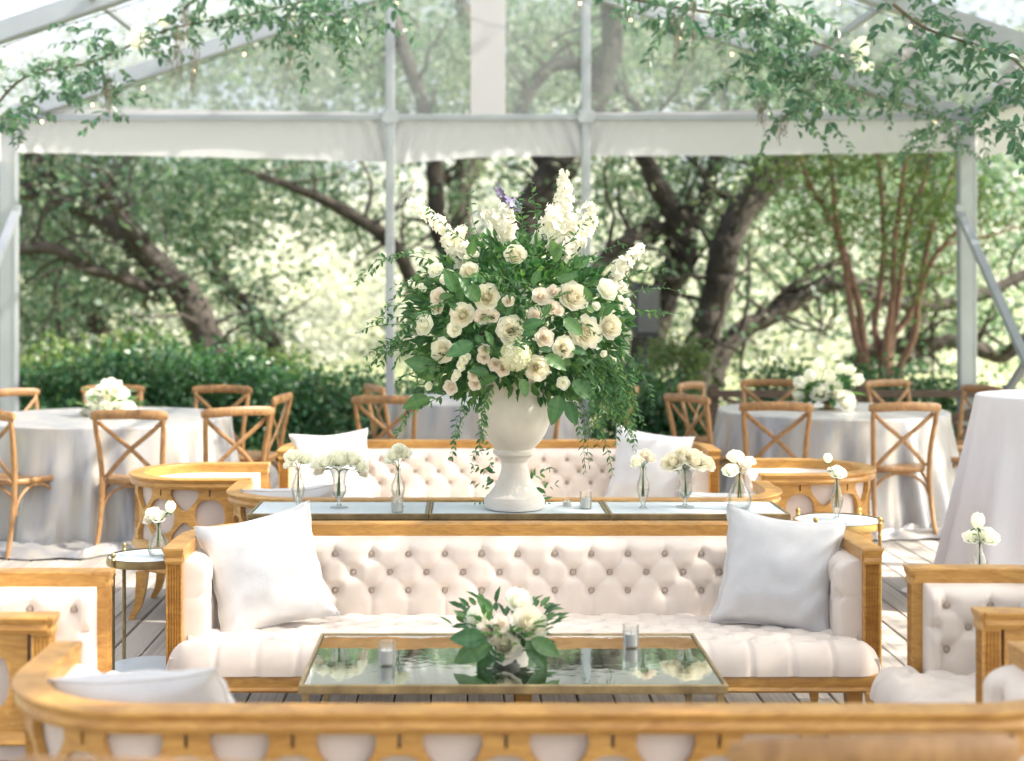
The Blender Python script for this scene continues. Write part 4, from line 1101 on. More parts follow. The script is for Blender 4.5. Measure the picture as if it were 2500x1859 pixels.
# ------------------------------------------------------------------ bud vases, votives, small arrangements
def shell(prof, t=.0022): 
    inner = [(max(.001, r_ - t), z_ + (t if i == 0 else 0)) for i, (r_, z_) in enumerate(prof)]
    return prof + inner[::-1]
VASES = {
    'cone': [(.030, 0), (.031, .002), (.010, .008), (.006, .016), (.010, .026), (.022, .05), (.027, .072), (.024, .095), (.014, .122), (.009, .14), (.010, .15), (.013, .156)],
    'trumpet': [(.036, 0), (.036, .003), (.012, .008), (.007, .018), (.008, .032), (.018, .042), (.029, .06), (.030, .078), (.024, .092), (.024, .105), (.029, .13), (.038, .146), (.040, .148)],
    'bud': [(.024, 0), (.025, .003), (.010, .010), (.010, .016), (.020, .04), (.026, .06), (.026, .078), (.018, .10), (.010, .12), (.009, .135), (.011, .142)],
    'flask': [(.022, 0), (.038, .006), (.046, .026), (.046, .045), (.038, .07), (.024, .095), (.013, .12), (.012, .14), (.014, .146)],
    'slim': [(.018, 0), (.018, .003), (.008, .012), (.010, .02), (.021, .05), (.027, .078), (.025, .10), (.015, .13), (.011, .15), (.013, .165), (.014, .168)],
}
def vase(kind, loc, label, blooms, scale=1.0, seed=0, lean=.25):
    "blooms: (dx, dz above the lip, radius, flower kind)"
    scale *= 1.10; blooms = [(a * 1.12, b * 1.1 + .004, c * 1.32, d) for a, b, c, d in blooms]
    loc = Vector(loc); o = tag(empty('bud_vase', loc), label, 'vase', 'glass vases of white flowers')
    pr = [(a * scale, b * scale) for a, b in VASES[kind]]
    MB().lathe(shell(pr), 24).build('glass', M['glass'], o, sharp=60)
    zb = .5 * pr[-1][1]; wp = [(max(.001, a - .0028), b) for a, b in pr if pr[3][1] < b <= zb]
    if len(wp) > 1: MB().lathe([(.0005, wp[0][1])] + wp + [(.0005, wp[-1][1])], 20).build('water', M['water'], o)
    r = random.Random(seed + 40); top = pr[-1][1]; sm = MB(); lv = Leaves()
    for i, (dx, dz, rad, kd) in enumerate(blooms):
        p = Vector((dx, r.uniform(-.02, .02), top + dz))
        nm = {'rose': 'rose', 'rosew': 'rose', 'bud': 'small_rose', 'blush': 'spray_rose', 'tulip': 'tulip', 'peony': 'peony'}[kd]
        ax = Vector((dx * 6, -.55, .75)).normalized()
        if kd == 'tulip': ax = Vector((dx * 3, -.1, 1)).normalized()
        bloom(kd, p, ax, rad, o, nm, i + seed)
        MB().tube(smooth_path([(r.uniform(-.008, .008), r.uniform(-.008, .008), .3 * top), (dx * .05, 0, top * .95), (dx * .7, p.y * .7, top + dz * .6), tuple(p - ax * rad * .4)], None, 4), .0018, 5).build('stem', M['stem'], o)
        for k in range(4):
            q = Vector((math.cos(k * 1.57 + i), math.sin(k * 1.57 + i), -.2)); lv.one(p - ax * rad * .42, (q - ax * .1), ax, rad * .75, rad * .28, r.random())
        if r.random() < .75:
            lv.one(Vector((dx * .4, 0, top + dz * .35)), (r.uniform(-1, 1), -.4, .2), (0, -.4, 1), .032, .014, r.random())
    lv.build('sepals', M['bouq'], o, True)
    return o
CZ_ = .6965
vase('cone', (px(728, 1240, 6.10).x, 6.10, CZ_), 'slender ribbed bud vase with two white roses, outermost on the console by the pillow tip', [(-.022, .045, .030, 'rosew'), (.024, .035, .030, 'rosew'), (-.035, .012, .018, 'bud')], 1.0, 1)
vase('trumpet', (px(828, 1232, 6.14).x, 6.14, CZ_), 'footed trumpet vase packed with a wide row of white roses on the rose-table side', [(0, .038, .044, 'rosew'), (-.055, .03, .034, 'rosew'), (.052, .036, .036, 'rosew'), (-.085, .02, .028, 'bud'), (.082, .012, .03, 'rosew'), (-.075, -.008, .024, 'blush'), (.088, -.02, .022, 'blush')], 1.0, 2)
vase('bud', (px(972, 1228, 6.16).x, 6.16, CZ_), 'ribbed bud vase with three white roses just behind a votive candle', [(-.02, .05, .030, 'rosew'), (.022, .056, .030, 'bud'), (.004, .072, .026, 'rosew'), (-.03, .03, .02, 'bud')], 1.05, 3)
vase('slim', (px(1570, 1232, 6.12).x, 6.12, CZ_), 'slim footed vase with peach spray roses right of the urn', [(-.022, .024, .024, 'bud'), (.012, .040, .030, 'blush'), (.028, .028, .022, 'blush'), (-.03, .008, .018, 'bud')], .95, 4)
vase('trumpet', (px(1672, 1228, 6.16).x, 6.16, CZ_), 'footed trumpet vase overflowing with large cream blooms right of the urn', [(-.05, .03, .040, 'peony'), (.04, .038, .046, 'peony'), (0, .055, .034, 'rose'), (.085, .018, .034, 'rose'), (-.018, .018, .026, 'blush'), (-.036, .002, .02, 'blush')], 1.0, 5)
vase('flask', (px(1805, 1238, 6.10).x, 6.10, CZ_), 'round-bellied flask of white freesias at the end of the consoles', [(-.012, .05, .030, 'bud'), (-.036, .002, .030, 'rosew'), (.02, .022, .022, 'blush'), (.042, .036, .02, 'bud'), (.012, .000, .020, 'blush')], 1.0, 6)
vase('slim', (px(2046, 1268, 6.3).x, 6.32, .6215), 'slim bud vase with a single tall white bloom on the gilt side table', [(-.036, .072, .024, 'tulip'), (.0, .024, .032, 'bud'), (.014, .018, .026, 'bud')], .95, 7)
vase('flask', (px(412, 1355, 5.58).x - .035, 5.56, .5965), 'small flask with white roses and one tulip on the bronze-legged side table', [(-.02, .03, .026, 'bud'), (.002, .022, .026, 'bud'), (.042, .048, .026, 'tulip'), (-.034, .008, .02, 'blush')], .80, 8)
vase('bud', (px(2392, 1380, 5.1).x, 5.1, .5815), 'overexposed white blossoms in a little vase behind the sunlit armchair', [(-.012, .06, .032, 'tulip'), (.028, .016, .034, 'rosew'), (-.022, .012, .026, 'bud')], .95, 9)
def votive(loc, label, r_, h):
    o = tag(empty('votive_candle', loc), label, 'candle', 'votive candles in clear glass cups')
    MB().lathe(shell([(r_ * .92, 0), (r_, .004), (r_, h)], .0025), 24, capb=True).build('cup', M['glass'], o, sharp=50)
    MB().lathe([(0, .005), (r_ * .72, .005), (r_ * .72, h * .62), (0, h * .6)], 18).build('wax', M['wax'], o, sharp=40)
    MB().tube([(0, 0, h * .6), (.001, 0, h * .72)], .0012, 5).build('wick', M['black'], o)
votive((px(970, 1244, 6.02).x, 6.02, CZ_), 'votive candle in front of the ribbed bud vase on the console', .026, .066)
votive((px(1430, 1235, 6.12).x, 6.12, CZ_), 'square-shouldered votive candle on the console beside the urn foot', .026, .072)
votive((px(1384, 1228, 6.2).x, 6.2, CZ_), 'low empty-looking glass cup close behind the urn foot', .02, .03)
votive((px(942, 1615, 4.45).x, 4.5, .457), 'votive candle on the coffee table at its rose-table end', .027, .07)
votive((px(1540, 1590, 4.72).x, 4.72, .457), 'votive candle on the coffee table near the shaded pillow', .027, .07)

def low_arrangement(name, loc, label, bowl_prof, bowl_mat, blooms, leaves, seed, cat='flowers'):
    loc = Vector(loc); o = tag(empty(name, loc), label, cat)
    MB().lathe(bowl_prof, 28, capb=True).build('bowl', bowl_mat, o, sharp=40)
    r = random.Random(seed); lv = Leaves(); h = bowl_prof[-1][1]
    for i, (dx, dy, dz, rad, kd) in enumerate(blooms):
        p = Vector((dx, dy, h + dz)); ax = Vector((dx * 5, -.5 + dy * 5, .6)).normalized()
        bloom(kd, p, ax, rad * (1.35 if kd == 'tulip' else 1.1), o, {'rose': 'rose', 'rosew': 'rose', 'blush': 'spray_rose', 'bud': 'small_rose', 'tulip': 'tulip', 'peony': 'peony', 'hydw': 'hydrangea'}[kd], i + seed)
    for (n_, ll, spread, zlo) in leaves:
        for k in range(n_):
            a = r.uniform(0, 6.28); d = Vector((math.cos(a), math.sin(a) * .8, r.uniform(zlo, .9))).normalized()
            lv.one(Vector((0, 0, h + .01)) + d * r.uniform(.01, spread), d + rv(r) * .4, Vector((0, -.3, 1)) + rv(r) * .5, ll * r.uniform(.7, 1.2), ll * .42 * r.uniform(.8, 1.1), r.random())
    lv.build('greenery', M['bouq'], o, True)
    return o, lv
AC = px(1235, 1605, 4.57); 
ar, _ = low_arrangement('rose_arrangement', (AC.x, 4.57, .457), 'low arrangement of cream roses and broad leaves on the coffee table', [(.024, 0), (.034, .004), (.042, .02), (.044, .034), (.040, .034), (.036, .02)], M['concrete'],
    [(-.008, -.085, .045, .056, 'rose'), (.075, -.06, .105, .056, 'rose'), (.04, .0, .165, .044, 'rosew'), (-.085, -.01, .115, .046, 'rosew'), (-.058, -.07, .088, .034, 'blush'), (-.018, -.08, .108, .030, 'blush'), (-.075, -.06, .062, .030, 'blush'), ],
    [(170, .05, .11, .0), (170, .055, .19, .45)], 21)
for (dx, dz, ddx, ddz, ln) in ((-.06, .085, -1, .10, .115), (-.05, .070, -.95, -.40, .125), (-.035, .065, -.6, -.75, .095), (.06, .08, .6, -.75, .105), (.075, .085, .95, -.5, .10), (-.01, .045, -.5, -.7, .05), (-.045, .165, -.5, .6, .07)):
    big_leaf('broad_leaf', M['bouq'], ar, (dx, -.10, dz), (ddx, -.25, ddz), (0, -1, .55), ln, ln * .52, int(ln * 1000 + dx * 500))
TC = px(2045, 985, 10.6)
tu, _ = low_arrangement('tulip_bowl', (RT[0] - .06 + .03, RT[1], .7505), 'white tulips and roses in a footed brass bowl on the tulip table', [(.07, 0), (.07, .008), (.03, .02), (.025, .04), (.06, .055), (.11, .085), (.125, .125), (.115, .125), (.10, .09)], M['brass'],
    [(-.19, -.03, .10, .062, 'tulip'), (-.13, -.05, .15, .06, 'tulip'), (-.20, .0, .02, .055, 'tulip'), (-.06, .02, .22, .055, 'tulip'), (-.08, -.10, .04, .07, 'rosew'), (.02, -.10, .10, .065, 'rosew'), (.11, -.10, -.01, .085, 'rosew'), (.19, -.03, .12, .058, 'tulip'), (.15, 0, .19, .05, 'tulip'), (.08, -.02, .20, .05, 'tulip'), (-.01, -.05, .15, .055, 'tulip'), (.05, -.12, .02, .06, 'rosew')],
    [(70, .13, .16, -.3), (40, .09, .2, .0)], 33)
low_arrangement('rose_bowl', (LT[0] + .03, LT[1], .7505), 'white roses and blush petals in a low bowl on the silver-clothed table', [(.05, 0), (.07, .01), (.09, .05), (.085, .09), (.08, .09), (.08, .05)], M['concrete'],
    [(.02, -.05, .14, .085, 'peony'), (-.09, -.06, .03, .075, 'rosew'), (.12, -.05, .02, .075, 'rosew'), (-.13, 0, .10, .05, 'rosew'), (.09, .0, .11, .055, 'rosew'), (-.16, -.03, -.02, .045, 'blush'), (.0, -.10, .03, .05, 'rosew'), (-.04, -.02, .10, .06, 'rosew')],
    [(60, .10, .15, -.4), (30, .08, .2, -.2)], 44)

# ------------------------------------------------------------------ garlands of smilax on the rafters, moss, blossom, string lights
def garland(name, label, main, zones, flowers, mosses, seed, dark=0.0, d0=10.6):
    r = random.Random(seed); pts = [px(*p) for p in main]; root = tag(empty(name, pts[0]), label, 'garland', 'leafy garlands hung under the roof')
    o_ = pts[0]; st = MB(); br = MB(); lv = Leaves()
    sp = smooth_path(pts, None, 6); br.tube(sp, [.012 * (1 - .5 * i / len(sp)) for i in range(len(sp))], 6)
    for (x0, x1, y0, y1, n_, ln, da, ll) in zones:
        for k in range(n_):
            x = r.uniform(x0, x1); y = r.uniform(y0, y1); d = da + r.uniform(-.45, .45)
            dr = Vector((r.uniform(-1, 1), r.uniform(-.6, .6), r.uniform(-.6, .5)))
            strand(lv, st, px(x, y, d), dr, ln * r.uniform(.5, 1.3), -.0 + .085, ll * 1.30, ll * .74, ll * .70, r, dark, True, .002)
    for (x, y, d, rad) in flowers:
        p = px(x, y, d); 
        for k in range(5): bloom('hydw', p + rv(r) * rad * .8, rv(r) + Vector((0, -1, 0)), rad * .62, root, 'blossom', k, o_)
    for (x, y, d, ln) in mosses:
        mo = MB(); p = px(x, y, d)
        for k in range(16):
            q = p + Vector((r.gauss(0, .022), r.gauss(0, .022), r.uniform(-.05, .05))); path = [q - o_]
            L_ = ln * r.uniform(.45, 1.0)
            for j in range(8):
                q = q + Vector((r.gauss(0, .012), r.gauss(0, .012), -L_ / 8)) + (p - q) * .10 * Vector((1, 1, 0)).normalized().x * 0
                q = Vector((q.x + (p.x - q.x) * .16, q.y + (p.y - q.y) * .16, q.z)); path.append(q - o_)
            mo.tube(path, .0017, 3, False)
        m_ = mo.build('moss_strand', M['moss'], root)
        m_['kind'] = 'stuff'
    br.v = [tuple(Vector(p) - o_) for p in br.v]; br.build('branch', M['twig'], root)
    st.v = [tuple(Vector(p) - o_) for p in st.v]; st.build('tendrils', M['twig'], root)['kind'] = 'stuff'
    lv.build('leaves', M['smilax'], root, True, o_)
    return root
garland('leaf_garland', 'leafy garland with moss sweeping up from the rose-table corner', [(-40, 300, 10.5), (60, 190, 10.5), (230, 150, 10.5), (420, 70, 10.5), (640, 30, 10.4), (860, -30, 10.4)],
        [(-30, 60, 250, 330, 10, .28, 9.8, .065), (0, 170, 130, 230, 12, .25, 10.4, .055), (180, 330, 70, 170, 16, .3, 10.2, .06), (120, 300, 150, 260, 14, .28, 10.2, .055), (360, 440, 50, 110, 12, .22, 10.2, .06), (470, 640, -10, 60, 20, .26, 10.2, .06), (620, 860, -20, 60, 26, .32, 10.0, .06), (690, 820, 40, 100, 8, .38, 9.8, .06), (860, 960, -20, 70, 12, .30, 9.8, .062), (240, 300, 240, 280, 3, .26, 9.8, .06), (700, 740, 110, 150, 3, .3, 9.8, .055)],
        [(350, 95, 10.3, .075), (715, 30, 10.3, .05), (400, 40, 10.5, .06)], [(262, 190, 9.9, .32), (430, 60, 9.9, .42), (470, 130, 9.8, .32), (450, 10, 9.9, .3), (705, 95, 9.9, .34)], 51)
garland('leaf_garland', 'thick leafy garland with hanging moss above the tulip table', [(1430, -30, 9.9), (1600, 10, 9.8), (1780, 40, 9.8), (1950, 90, 9.9), (2100, 150, 10.2), (2250, 230, 10.4)],
        [(1470, 1600, -40, 20, 12, .26, 9.6, .06), (1600, 1760, -30, 60, 22, .32, 9.5, .066), (1740, 1990, -20, 130, 28, .34, 9.5, .066), (1850, 2060, 90, 200, 18, .34, 9.5, .062), (1900, 2040, 180, 260, 14, .36, 9.4, .06), (2050, 2250, 110, 220, 14, .32, 9.7, .06), (2000, 2120, 200, 300, 10, .34, 9.5, .058), (1780, 1860, 150, 230, 6, .30, 9.3, .06), (2180, 2330, 190, 290, 16, .30, 10.2, .05), (2200, 2420, 280, 360, 15, .24, 10.3, .045), (2260, 2330, 320, 380, 5, .4, 10.4, .045)],
        [(2085, 115, 9.6, .075), (2110, 165, 9.6, .05)], [(1650, 30, 9.2, .40), (1690, 10, 9.2, .42), (1860, 240, 9.2, .2), (1910, 290, 9.2, .16)], 52)
garland('leaf_garland', 'darker near garland of pointed leaves at the roof edge above the tent leg', [(2180, 10, 8.6), (2260, 70, 8.6), (2380, 110, 8.5), (2480, 150, 8.5), (2560, 260, 8.4)],
        [(2220, 2360, 50, 130, 18, .24, 8.6, .062), (2340, 2480, 90, 160, 11, .26, 8.5, .062), (2430, 2520, 150, 260, 14, .28, 8.4, .06), (2440, 2520, 240, 330, 10, .24, 8.4, .06), (2150, 2280, -20, 40, 8, .2, 8.7, .06)], [], [], 53, dark=.35)

def string_lights(label, a, b, n_, sag):
    a, b = Vector(a), Vector(b); root = tag(empty('string_lights', a), label, 'string lights', 'string lights along the rafters')
    pts = []
    for i in range(n_ * 4 + 1):
        t = i / (n_ * 4); pts.append((b - a) * t + Vector((0, 0, -sag * abs(math.sin(PI * t * n_ / 2)))))
    MB().tube(pts, .0035, 5).build('cable', M['black'], root)
    for i in range(n_):
        p = pts[i * 4 + 2]
        MB().lathe([(.007, 0), (.007, -.022), (.004, -.024)], 8, tuple(p)).build('socket', M['black'], root)
        MB().lathe([(.004, -.023), (.008, -.032), (.0095, -.040), (.007, -.048), (0, -.051)], 10, tuple(p)).build('bulb', M['bulb'], root)
for fy, nm in ((TY - .10, 'gable rafter'), (10.9, 'next roof rafter')):
    for s, sd in ((-1, 'rose-table'), (1, 'tulip-table')):
        string_lights(f'string of warm bulbs along the {nm} on the {sd} side', (TX + s * (TH - .1), fy, 3.19), (TX + s * .15, fy, 3.19 + SL * (TH - .3)), 9 if fy > 12 else 8, .03)

# ------------------------------------------------------------------ speaker, railing
sp = px(1577, 760, 15.2)
spk = tag(empty('loudspeaker', (sp.x, sp.y, 0)), 'black loudspeaker on a pole behind the bouquet', 'speaker')
zb = sp.z - .27
mb = MB(); v = []
for z, k in ((zb, .88), (zb + .03, 1), (zb + .52, 1), (zb + .55, .88)):
    v.append([(-.12 * k, -.14, z), (.12 * k, -.14, z), (.15 * k, .02, z), (.09 * k, .15, z), (-.09 * k, .15, z), (-.15 * k, .02, z)])
mb.sweep(v).build('cabinet', M['black'], spk, False)
MB().box(-.105, .105, -.150, -.1405, zb + .05, zb + .50, .004).build('grille', M['grille'], spk, False)
MB().tube([(0, 0, zb), (0, 0, -.36)], .018, 8).build('pole', M['black'], spk)
for k in range(3):
    a = k * 2.094 + .4; MB().tube([(0, 0, .35), (.4 * math.cos(a), .4 * math.sin(a), -.375)], .011, 6).build('tripod_leg', M['black'], spk)
rl = tag(empty('deck_railing', (4.25, 13.6, 0)), 'low brown wooden railing at the deck edge behind the tulip table', 'railing')
for z in (.20, .44, .66): MB().box(-2.15, 2.1, -.02, .02, z - .035, z + .035, .004).build('rail', M['rail'], rl, False)
for k in range(4):
    x = -2.1 + k * 1.38; MB().box(x - .045, x + .045, .021, .11, .0, .74, .004).build('post', M['rail'], rl, False)
for k in range(3):
    x = -2.05 + k * 1.38
    for s in (0, 1):
        mb = MB(); prism(mb, [(x + .02, -.025 - s * .016, .22 if s else .62), (x + 1.3, -.025 - s * .016, .62 if s else .22)], .014, .04, (0, 0, 1)); mb.build('cross_bar', M['rail'], rl, False)

# ------------------------------------------------------------------ trees
def clumps(centres, leaf_len, leaf_w, per, rad, seed, jitter=.9):
    "leaf clouds: centres (n,3); per leaves in each clump of radius rad"
    r = np.random.default_rng(seed); C = np.repeat(np.asarray(centres), per, axis=0); n_ = len(C)
    rr_ = np.repeat(np.asarray(rad) if hasattr(rad, '__len__') else np.full(len(centres), rad), per)
    off = r.normal(size=(n_, 3)) * rr_[:, None] * .5 * np.array([1.15, 1.15, .8])
    Dv = unit(off + r.normal(size=(n_, 3)) * .5 * rr_[:, None] + np.array([0, 0, -.08])); Nv = unit(r.normal(size=(n_, 3)) * jitter + np.array([0.1, -.15, 1.0]))
    s = r.uniform(.65, 1.25, n_)
    tone = np.clip(np.repeat(r.random(len(centres)), per) * .55 + r.random(n_) * .5, 0, 1)
    return leaf_quads(C + off, Dv, Nv, leaf_len * s, leaf_w * s), tone
def limb_tube(mb, pts, rads, seed, n=10, k=7, wob=.10):
    r = random.Random(seed); ps, rs = smooth_path(pts, rads, k)
    ps = [p + rv(r) * rs[i] * wob for i, p in enumerate(ps)]; rs = [q * r.uniform(.92, 1.10) for q in rs]
    mb.tube(ps, rs, n); return ps, rs
def oak(label, limbs, clouds, seed, leafmat_='oakleaf', leaf=(.135, .075), per=34, rad=.42, name='oak_tree', group='live oaks beyond the tent', twigs=True, dense=.55):
    "limbs: list of [(x, y, d, half width px)...]; clouds: (x, y, d, rx px, ry px, rd m, n clumps)"
    b = px(*limbs[0][0][:3]); base = Vector((b.x, b.y, ground_z(b.x, b.y)))
    root = tag(empty(name, base), label, 'tree', group); r = random.Random(seed)
    tw = MB(); ends = []
    for li, lm in enumerate(limbs):
        pts = [px(*q[:3]) - base for q in lm]; rads = [q[3] * q[2] / FPX for q in lm]
        mb = MB(); ps, rs = limb_tube(mb, pts, rads, seed + li); mb.build('trunk' if li == 0 else 'limb', M['bark'], root)
        if twigs:
            for k in range(2, len(ps), 4):
                for _ in range(2):
                    d = (rv(r) + Vector((0, 0, .35))).normalized(); q = ps[k]; L_ = r.uniform(.5, 1.6); tp_ = [q]
                    for j in range(5): d = (d + rv(r) * .45).normalized(); q = q + d * L_ / 5; tp_.append(q)
                    tw.tube(tp_, [min(rs[k] * .35, .035) * (1 - .8 * j / 5) + .004 for j in range(6)], 5, False); ends += [tp_[3], tp_[5]]
    if tw.v: tw.build('twigs', M['bark'], root)['kind'] = 'stuff'
    C = [tuple(e + Vector((0, .5, 0))) for e in ends if r.random() < .42]
    rg = np.random.default_rng(seed)
    for (x, y, d, rx, ry, rd, n_) in clouds:
        n_ = int(n_ * dense); d += 3.4 if y > 0 else 1.0; q = rg.normal(size=(n_, 3)) * .55
        for a in q:
            dd = d + a[1] * rd; C.append(tuple(px(x + a[0] * rx, y + a[2] * ry, dd) - base))
    quads, tone = clumps(np.array(C), leaf[0], leaf[1], per, rg.uniform(rad * .6, rad * 1.4, len(C)), seed)
    leaf_object('crown', M[leafmat_], root, quads, tone)
    return root
K4 = lambda x, y: (x * .405, 350 + y * .405)       # from a zoomed view to photograph pixels
def A(lst, d, f=K4): return [(*f(x, y), d + dd, w) for (x, y, w, dd) in lst]
oak('leaning dark oak with dappled trunk rising behind the rose table', [
    A([(1400, 1560, 62, 0), (1290, 1270, 48, 0), (1150, 960, 38, 0), (980, 770, 33, .2), (760, 560, 29, .4), (560, 420, 26, .6), (300, 330, 25, .8), (60, 250, 23, 1), (-250, 150, 20, 1.2)], 20),
    A([(960, 920, 18, .2), (800, 840, 15, 0), (530, 750, 14, -.3), (330, 640, 15, -.6), (100, 650, 14, -.8), (-200, 700, 10, -1)], 20),
    A([(950, 760, 20, .2), (800, 560, 17, -.3), (700, 400, 12, -.6), (600, 230, 9, -1)], 20),
    A([(330, 350, 20, .8), (260, 180, 18, .6), (200, 40, 16, .4), (140, -200, 12, .2)], 20),
    A([(560, 430, 14, .6), (640, 250, 11, 1), (800, 60, 8, 1.6)], 20)],
    [(150, 430, 19, 230, 110, 2.2, 130), (1150, -390, 18.5, 420, 110, 2.5, 330), (430, 480, 20.5, 230, 130, 2.5, 150), (120, 640, 18, 140, 110, 1.5, 70), (300, 200, 21, 330, 160, 3, 170), (650, 450, 21, 170, 100, 2, 110), (560, 600, 21.5, 110, 90, 1.5, 34), (330, 690, 21.5, 170, 90, 1.5, 60)], 61, dense=.52)  # the leaf cloud above the frame is added to shade these limbs
oak('slender dark oak trunk leaning behind the hedge next to the leaning oak', [
    A([(1700, 1420, 34, 0), (1640, 1210, 26, 0), (1500, 1010, 22, 0), (1360, 860, 18, .2), (1200, 640, 14, .5), (1100, 420, 10, .8)], 25)],
    [(520, 470, 25.5, 160, 110, 2, 60), (700, 360, 26, 200, 90, 2.5, 70)], 62, dense=.7)
oak('thin oak trunk in the thicket beside the tent corner leg', [
    A([(760, 1480, 26, 0), (660, 1230, 21, 0), (520, 1000, 18, 0), (420, 920, 15, .2), (250, 760, 12, .6)], 24),
    A([(440, 1420, 12, 0), (380, 1180, 10, 0), (340, 980, 8, .3)], 23)],
    [(90, 560, 24, 140, 110, 2, 60), (160, 740, 24, 150, 70, 2, 40), (60, 800, 23, 120, 90, 2, 40)], 63, dense=.7)
F1 = lambda x, y: (x * 1.125, y * 1.125)           # from the whole-picture view to photograph pixels
oak('forked oak whose trunks rise behind the bouquet', [
    A([(1110, 1020, 70, 0), (1090, 800, 58, 0), (1085, 640, 50, 0), (1130, 490, 44, 0), (1185, 400, 42, .1), (1240, 330, 38, .3), (1300, 200, 32, .6), (1330, 60, 26, 1), (1300, -120, 20, 1.4)], 23, F1),
    A([(1075, 720, 34, 0), (990, 590, 27, .1), (950, 480, 24, .2), (942, 360, 22, .3), (915, 220, 19, .5), (865, 80, 16, .8), (830, -60, 13, 1)], 23, F1),
    A([(1060, 800, 28, 0), (950, 690, 22, -.3), (900, 620, 20, -.5), (850, 530, 18, -.8), (760, 465, 16, -1), (665, 418, 12, -1.2), (560, 380, 8, -1.5)], 23, F1),
    A([(1200, 390, 20, .2), (1130, 260, 18, .4), (1190, 150, 16, .5), (1290, 150, 14, .8), (1390, 240, 11, 1)], 23, F1)],
    [(1040, 180, 24, 300, 150, 3, 190), (1950, -390, 21, 450, 110, 2.5, 300), (1450, 120, 24.5, 230, 150, 3, 170), (600, 130, 25, 260, 110, 3, 130), (1850, 110, 26, 260, 120, 3, 130), (1120, 470, 26, 210, 70, 2, 22), (820, 200, 24, 200, 150, 2.5, 60), (800, 560, 22, 120, 80, 1.5, 30), (1380, 480, 25, 130, 90, 2, 20)], 64)  # includes an unseen leaf mass overhead, added to darken the trunks with shade
oak('twin-trunked oak with long low limbs behind the tulip table', [
    A([(1490, 960, 50, 0), (1505, 830, 42, 0), (1530, 720, 38, 0), (1560, 620, 38, 0), (1575, 530, 38, 0), (1625, 440, 37, .2), (1685, 370, 34, .4), (1745, 320, 30, .6), (1850, 220, 24, 1), (1980, 100, 17, 1.5)], 18.5, F1),
    A([(1370, 900, 46, .8), (1395, 780, 40, .7), (1440, 640, 38, .6), (1480, 545, 36, .5), (1465, 470, 30, .4), (1425, 400, 24, .3), (1390, 330, 20, .2), (1330, 240, 14, 0)], 18.5, F1),
    A([(1470, 500, 20, .5), (1400, 500, 19, .3), (1335, 540, 17, 0), (1288, 590, 14, -.3), (1230, 660, 10, -.5)], 18.5, F1),
    A([(1480, 520, 24, .5), (1530, 430, 20, .9), (1555, 340, 17, 1.2), (1600, 240, 12, 1.5)], 18.5, F1),
    A([(1545, 830, 24, 1), (1590, 735, 23, 1.2), (1680, 682, 23, 1.4), (1760, 632, 22, 1.6), (1830, 612, 21, 1.8), (1905, 643, 20, 2), (1985, 662, 18, 2.2), (2085, 655, 16, 2.4), (2240, 590, 13, 2.8), (2400, 520, 9, 3)], 18.5, F1),
    A([(1790, 900, 26, 2.6), (1850, 795, 22, 2.6), (1920, 755, 21, 2.6), (2000, 752, 20, 2.6), (2080, 742, 18, 2.6), (2170, 775, 17, 2.6), (2225, 735, 14, 2.6), (2320, 660, 10, 2.6)], 18.5, F1),
    A([(1660, 690, 13, 1.4), (1690, 650, 11, 1.6), (1725, 618, 10, 1.8), (1785, 580, 9, 2), (1840, 568, 7, 2.2)], 18.5, F1)],
    [(1560, 440, 19, 130, 80, 1.6, 46), (2420, -330, 17, 480, 100, 2.5, 420), (1800, 300, 19.5, 300, 150, 2.5, 130), (2100, 480, 21, 260, 110, 2, 95), (1950, 560, 22, 200, 80, 2, 60), (1850, 640, 22, 140, 50, 1.6, 30), (2420, 520, 20, 140, 220, 2, 90), (2250, 660, 22, 180, 60, 1.6, 50), (1650, 560, 21, 90, 90, 1.5, 26), (2420, 790, 22, 140, 70, 2, 40), (1700, 760, 22, 90, 40, 1.5, 14)], 65)  # the high out-of-frame clump is added for its shadow on trunks and limbs
oak('far oak whose tall dark crown closes the gap behind the tent corner leg', [
    A([(-80, 1300, 40, 0), (-60, 1000, 34, 0), (20, 700, 30, 0), (80, 420, 26, 0), (220, 200, 20, .4), (400, 0, 14, 1)], 29),
    A([(30, 700, 20, 0), (300, 560, 16, .5), (520, 470, 11, 1)], 29)],
    [(60, 300, 30, 300, 220, 3.5, 110), (420, 330, 30, 280, 160, 3, 90), (120, 700, 29, 150, 120, 2, 40), (480, 690, 30, 120, 70, 2, 20)], 66, leaf=(.19, .11), rad=.6, dense=.45)

oak('tall oak further back, its crown filling the gable above the bouquet', [
    A([(1000, 1000, 34, 0), (1010, 700, 30, 0), (1000, 420, 26, 0), (1040, 200, 22, 0), (1000, 0, 16, .5)], 33, F1), A([(1010, 400, 18, 0), (1150, 180, 15, .5), (1260, 20, 10, 1)], 33, F1), A([(1010, 450, 16, 0), (880, 250, 13, .5), (760, 100, 9, 1)], 33, F1)],
    [(800, 120, 33, 330, 130, 3, 150), (1250, 90, 33, 330, 130, 3, 150), (1650, 130, 34, 250, 120, 3, 110)], 67, leaf=(.20, .12), rad=.7, dense=1.0)
oak('tall oak further back above the crepe myrtle', [
    A([(2000, 1000, 34, 0), (1990, 700, 30, 0), (2010, 420, 26, 0), (1980, 200, 22, 0), (2000, 0, 16, .5)], 31, F1), A([(2000, 400, 18, 0), (2150, 220, 15, .5), (2260, 60, 10, 1)], 31, F1)],
    [(2050, 130, 31, 330, 130, 3, 150), (2380, 250, 31, 250, 200, 3, 120), (2150, 400, 31, 250, 90, 3, 30)], 68, leaf=(.20, .12), rad=.7, dense=1.0)

